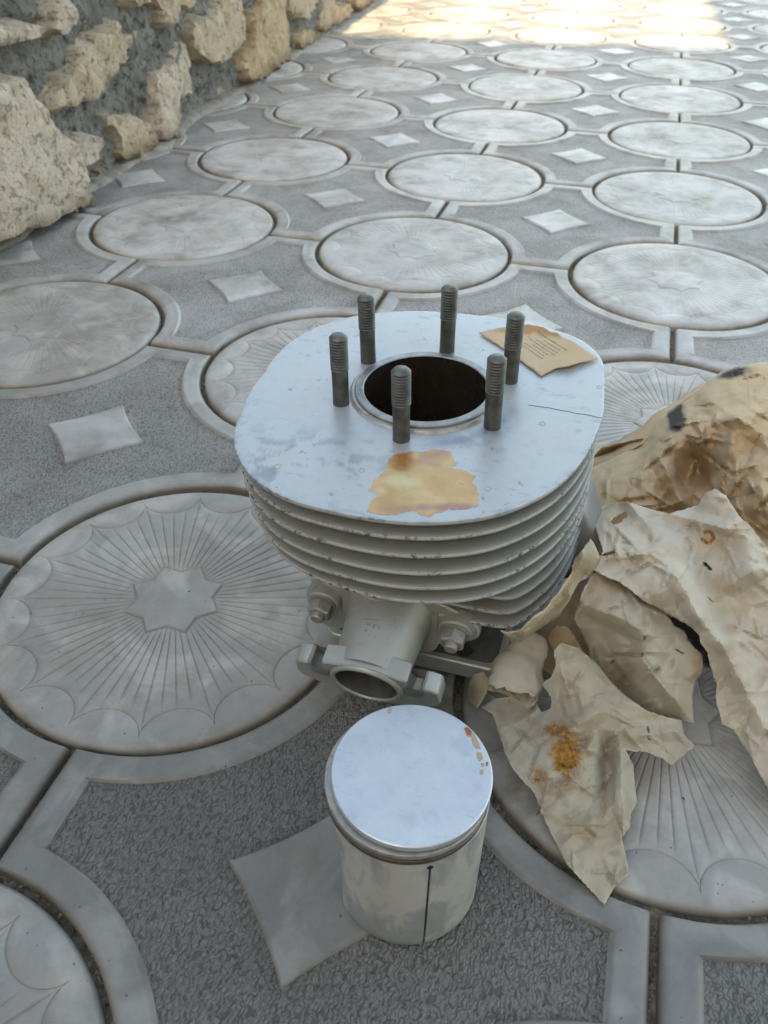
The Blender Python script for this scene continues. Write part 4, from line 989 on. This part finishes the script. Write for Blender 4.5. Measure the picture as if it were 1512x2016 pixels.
# peach inner fold
sheet('inner_fold', [(1072,1262),(1083,1239),(1096,1231),(1117,1234),(1133,1253),(1147,1281),(1160,1310),(1120,1290),(1090,1285)],
      [(1072,1262,34),(1083,1239,46),(1096,1231,50),(1117,1234,54),(1133,1253,52),(1147,1281,44),(1160,1310,34),(1110,1262,56),(1090,1285,38)], M['paper_brown'], PAP, 16, (3, 1.4, .5), step=4.5, stains_and_shade=((2,1110,1255,40,30,.35),))
# front torn leaf
F_poly = [(971,1405),(978,1435),(994,1481),(1009,1511),(1032,1541),(1052,1561),(1065,1600),(1098,1667),(1115,1700),(1151,1739),(1190,1782),(1208,1749),(1238,1720),(1232,1686),(1224,1650),(1241,1627),(1244,1600),(1255,1579),(1251,1557),(1247,1505),(1231,1476),(1274,1481),(1307,1495),(1323,1508),(1343,1491),(1368,1468),(1346,1445),(1343,1419),(1310,1412),(1277,1402),(1231,1369),(1198,1336),(1174,1303),(1138,1276),(1105,1266),(1090,1280),(1094,1310),(1084,1335),(1065,1346),(1085,1372),(1084,1395),(1065,1402),(1055,1382),(1042,1392),(1010,1372),(975,1375),(945,1392)]
sheet('front_leaf', F_poly,
      [(971,1405,20),(994,1481,16),(1032,1541,12),(1065,1600,9),(1115,1700,5),(1190,1782,2.5),(1238,1720,4),(1224,1650,9),(1255,1579,10),(1247,1505,16),(1231,1476,20),(1307,1495,20),(1323,1508,14),(1368,1468,14),(1343,1419,26),(1277,1402,36),(1198,1336,50),(1138,1276,62),(1105,1266,62),(1065,1346,38),(1085,1385,34),(1042,1392,17),(1010,1372,15),(945,1392,14),(1110,1420,36),(1160,1400,46),(1220,1430,36),(1290,1450,28),(1080,1500,24),(1140,1520,24),(1185,1500,20),(1205,1560,19),(1150,1600,13),(1175,1660,9),(1130,1340,52)],
      M['paper_leaf'], PAP, 17, (5.5, 2.6, 1.0), folds=((1197,1460,1186,1600,-9,22),(1222,1480,1228,1640,8,20),(1120,1440,1180,1400,5,24),(1186,1600,1110,1660,4,26),(1250,1450,1330,1440,5,18)),
      holes=([(1276,1428),(1279,1440),(1277,1446),(1273,1435)], [(1274,1449),(1280,1456),(1281,1461),(1275,1455)]),
      stains_and_shade=((0,1115,1484,40,62,1.25),(0,1098,1437,40,20,1.0),(0,1062,1530,26,34,.6),(0,1165,1425,10,16,.35),(2,985,1440,22,60,.35),(2,1110,1550,60,24,.3),(2,1188,1590,8,50,.25),(1,1110,1508,6,6,.9),(1,1210,1680,16,8,.35),(1,1110,1540,34,20,.22),(2,1160,1640,90,50,.18)))
# rolled scrap at the near left: a tapering paper tube with an open mouth
def roll_mesh():
    b0 = at(1004, 1362, .031); b1 = at(1042, 1252, .040); n = 46; m = 26; ax = (b1 - b0) / np.linalg.norm(b1 - b0)
    side = np.cross(ax, np.array([0, 0, 1.0])); side /= np.linalg.norm(side); upv2 = np.cross(side, ax); V = []; F = []
    for k in range(m):
        f = k / (m - 1); c = b0 + (b1 - b0) * f
        rr = (13.5 - 4.0 * f) * mm
        for q in range(n):
            a = R(-75 + 400 * q / (n - 1)); spir = 1 - .28 * q / (n - 1)
            r = rr * spir * (1 + .42 * float(facet(np.array(q / 7.0), np.array(k / 6.0), 31)) + .16 * float(facet(np.array(q / 3.0), np.array(k / 2.5), 32)))
            tear = (9 * float(fbm(np.array(q / 4.0), np.array(1.0), 33, 3)) if k == 0 else 0) * mm
            V.append(c + side * math.cos(a) * r * 1.25 + upv2 * math.sin(a) * r * .8 + ax * tear)
    for k in range(m - 1):
        for q in range(n - 1): F.append((k * n + q, k * n + q + 1, (k + 1) * n + q + 1, (k + 1) * n + q))
    V = np.array(V); V[:, 2] = np.maximum(V[:, 2], .0015)
    return mesh(V, F, 'rolled_scrap')
rl = link('rolled_scrap', roll_mesh(), [M['paper_leaf']], PAP, 28); rl.matrix_parent_inverse = PAP.matrix_world.inverted()
md = rl.modifiers.new('thickness', 'SOLIDIFY'); md.thickness = .35 * mm; md.offset = 0
sheet('curled_edge', [(921,1350),(932,1327),(952,1322),(966,1334),(958,1365),(940,1394),(925,1385),(917,1368)], [(921,1350,10),(932,1327,22),(952,1322,26),(966,1334,24),(940,1394,12),(917,1368,5)], M['paper_tan'], PAP, 18, (2.5, 1.2, .5), step=4.5, stains_and_shade=((1,925,1360,14,30,.25),))
# rust ring printed on the pale sheet by a wet bolt: thin stain, follows the sheet
# ------------------------------------------------------------------ paper note on the plate
def note_map(x, y, h):
    d = _w + RT * ((x - 756) / FPX)[:, None] - UP * ((y - 1008) / FPX)[:, None]
    t = (((CO - CAM) @ CN) + h) / (d @ CN); return CAM + t[:, None] * d
nt = sheet('paper_note', [(943,655),(960,650),(985,645),(1025,640),(1040,638),(1052,641),(1070,644),(1085,654),(1097,655),(1105,663),(1125,671),(1150,687),(1178,706),(1140,714),(1115,722),(1095,724),(1066,740),(1010,698)],
      [(943,655,1.2),(1040,638,5),(1097,655,4.5),(1178,706,1.4),(1120,721,3.2),(1066,740,.9),(1010,698,1.0),(1040,680,1.0),(1100,690,1.6),(1060,660,1.8)], M['note'], None, 19, (.5, .3, .12), step=4.0, rag=.35, mapper=note_map, thick=.25,
      stains_and_shade=((2,1050,645,80,15,1.4),(2,1090,655,40,12,1.2),(0,1045,646,56,10,.9),(0,985,652,30,6,.4)))
tag(nt, 'small printed brown paper note lying on the top plate by the studs', 'note')
nb_ = MB(); c0 = np.array([62.3, 35.9]); ea = np.array([.715, .70]); eb = np.array([-.73, .68])
for rw in range(7):
    s_ = 12 + rw * 3.0; t_ = 14.0 + random.uniform(0, 3)
    while t_ < 42 - (rw % 3) * 5:
        w_ = random.uniform(.5, 1.5); h_ = random.uniform(.35, .55)
        q = [c0 + ea * (s_ + a * h_) + eb * (t_ + b * w_) for a, b in ((-1, 0), (-1, 1), (1, 1), (1, 0))]
        nb_.add([(*(CO + CX * p[0] * mm + CY * p[1] * mm + CN * .0042)[:3],) for p in q], [(0, 1, 2, 3)]); t_ += w_ + random.uniform(.25, .9)
# the marks are laid on the note's surface
dg = bpy.context.evaluated_depsgraph_get(); from mathutils.bvhtree import BVHTree
bv = BVHTree.FromObject(nt, dg)
vv = []
for v in nb_.v:
    loc, nn, _, _ = bv.ray_cast(Vector(v) + Vector(CN) * .03, -Vector(CN)); vv.append(tuple((loc if loc else Vector(v)) + Vector(CN) * .00012))
nb_.v = vv
pt = nb_.build('printed_text', M['ink'], nt, None); pt['label'] = 'small faded grey print on the note'

# ------------------------------------------------------------------ grit in the joints and specks on the tiles
def grit():
    base = np.array([(1, 0, -.3), (-.5, .87, -.3), (-.5, -.87, -.3), (0, 0, 1.0), (.3, .2, -.9)]); fs = [(0, 1, 3), (1, 2, 3), (2, 0, 3), (1, 0, 4), (2, 1, 4), (0, 2, 4)]
    mb = MB()
    def one(x, y, z, s):
        q = base * s * RNG.uniform(.6, 1.2, (5, 3)); a = RNG.uniform(0, 6.28); c, n_ = math.cos(a), math.sin(a)
        q = q @ np.array([[c, n_, 0], [-n_, c, 0], [0, 0, .7]]); mb.add(q + np.array([x, y, z]), fs)
    for (i, j) in ((0, -2), (1, -2), (0, -3), (0, -1), (1, -1), (-1, -1), (0, 0), (1, 0), (-1, 0), (1, -3)):
        for k in range(340 if j < -1 else 120):
            a = RNG.uniform(0, 6.283); r = S * RNG.uniform(.376, .390); one(i * S + r * math.cos(a), j * S + r * math.sin(a), -.008 + RNG.uniform(0, .002), RNG.uniform(.0006, .0019))
    for (i, j, ax) in ((0, -3, 1), (1, -3, 1), (0, -2, 0), (-1, -2, 0), (1, -2, 1), (0, -2, 1)):
        for k in range(90):
            t = RNG.uniform(.39, .61); w = RNG.uniform(-.005, .005)
            x, y = ((i + t) * S, (j + w) * S) if ax == 0 else ((i + w) * S, (j + t) * S); one(x, y, -.008, RNG.uniform(.0006, .0017))
    for k in range(110):
        p = at(RNG.uniform(0, 1512), RNG.uniform(900, 2016), 0.0); one(p[0], p[1], .0004, RNG.uniform(.0003, .0008))
    for px, py, s in ((670, 1806, .0016), (373, 1166, .0010), (94, 442, .003), (995, 1795, .0012), (1345, 1573, .0013), (180, 760, .001)):
        p = at(px, py, 0.0); one(p[0], p[1], .0008, s)
    return mb
tag(grit().build('grit', M['grit'], None, None), 'fine dark grit and sand grains in the tile joints', 'grit', kind='stuff')
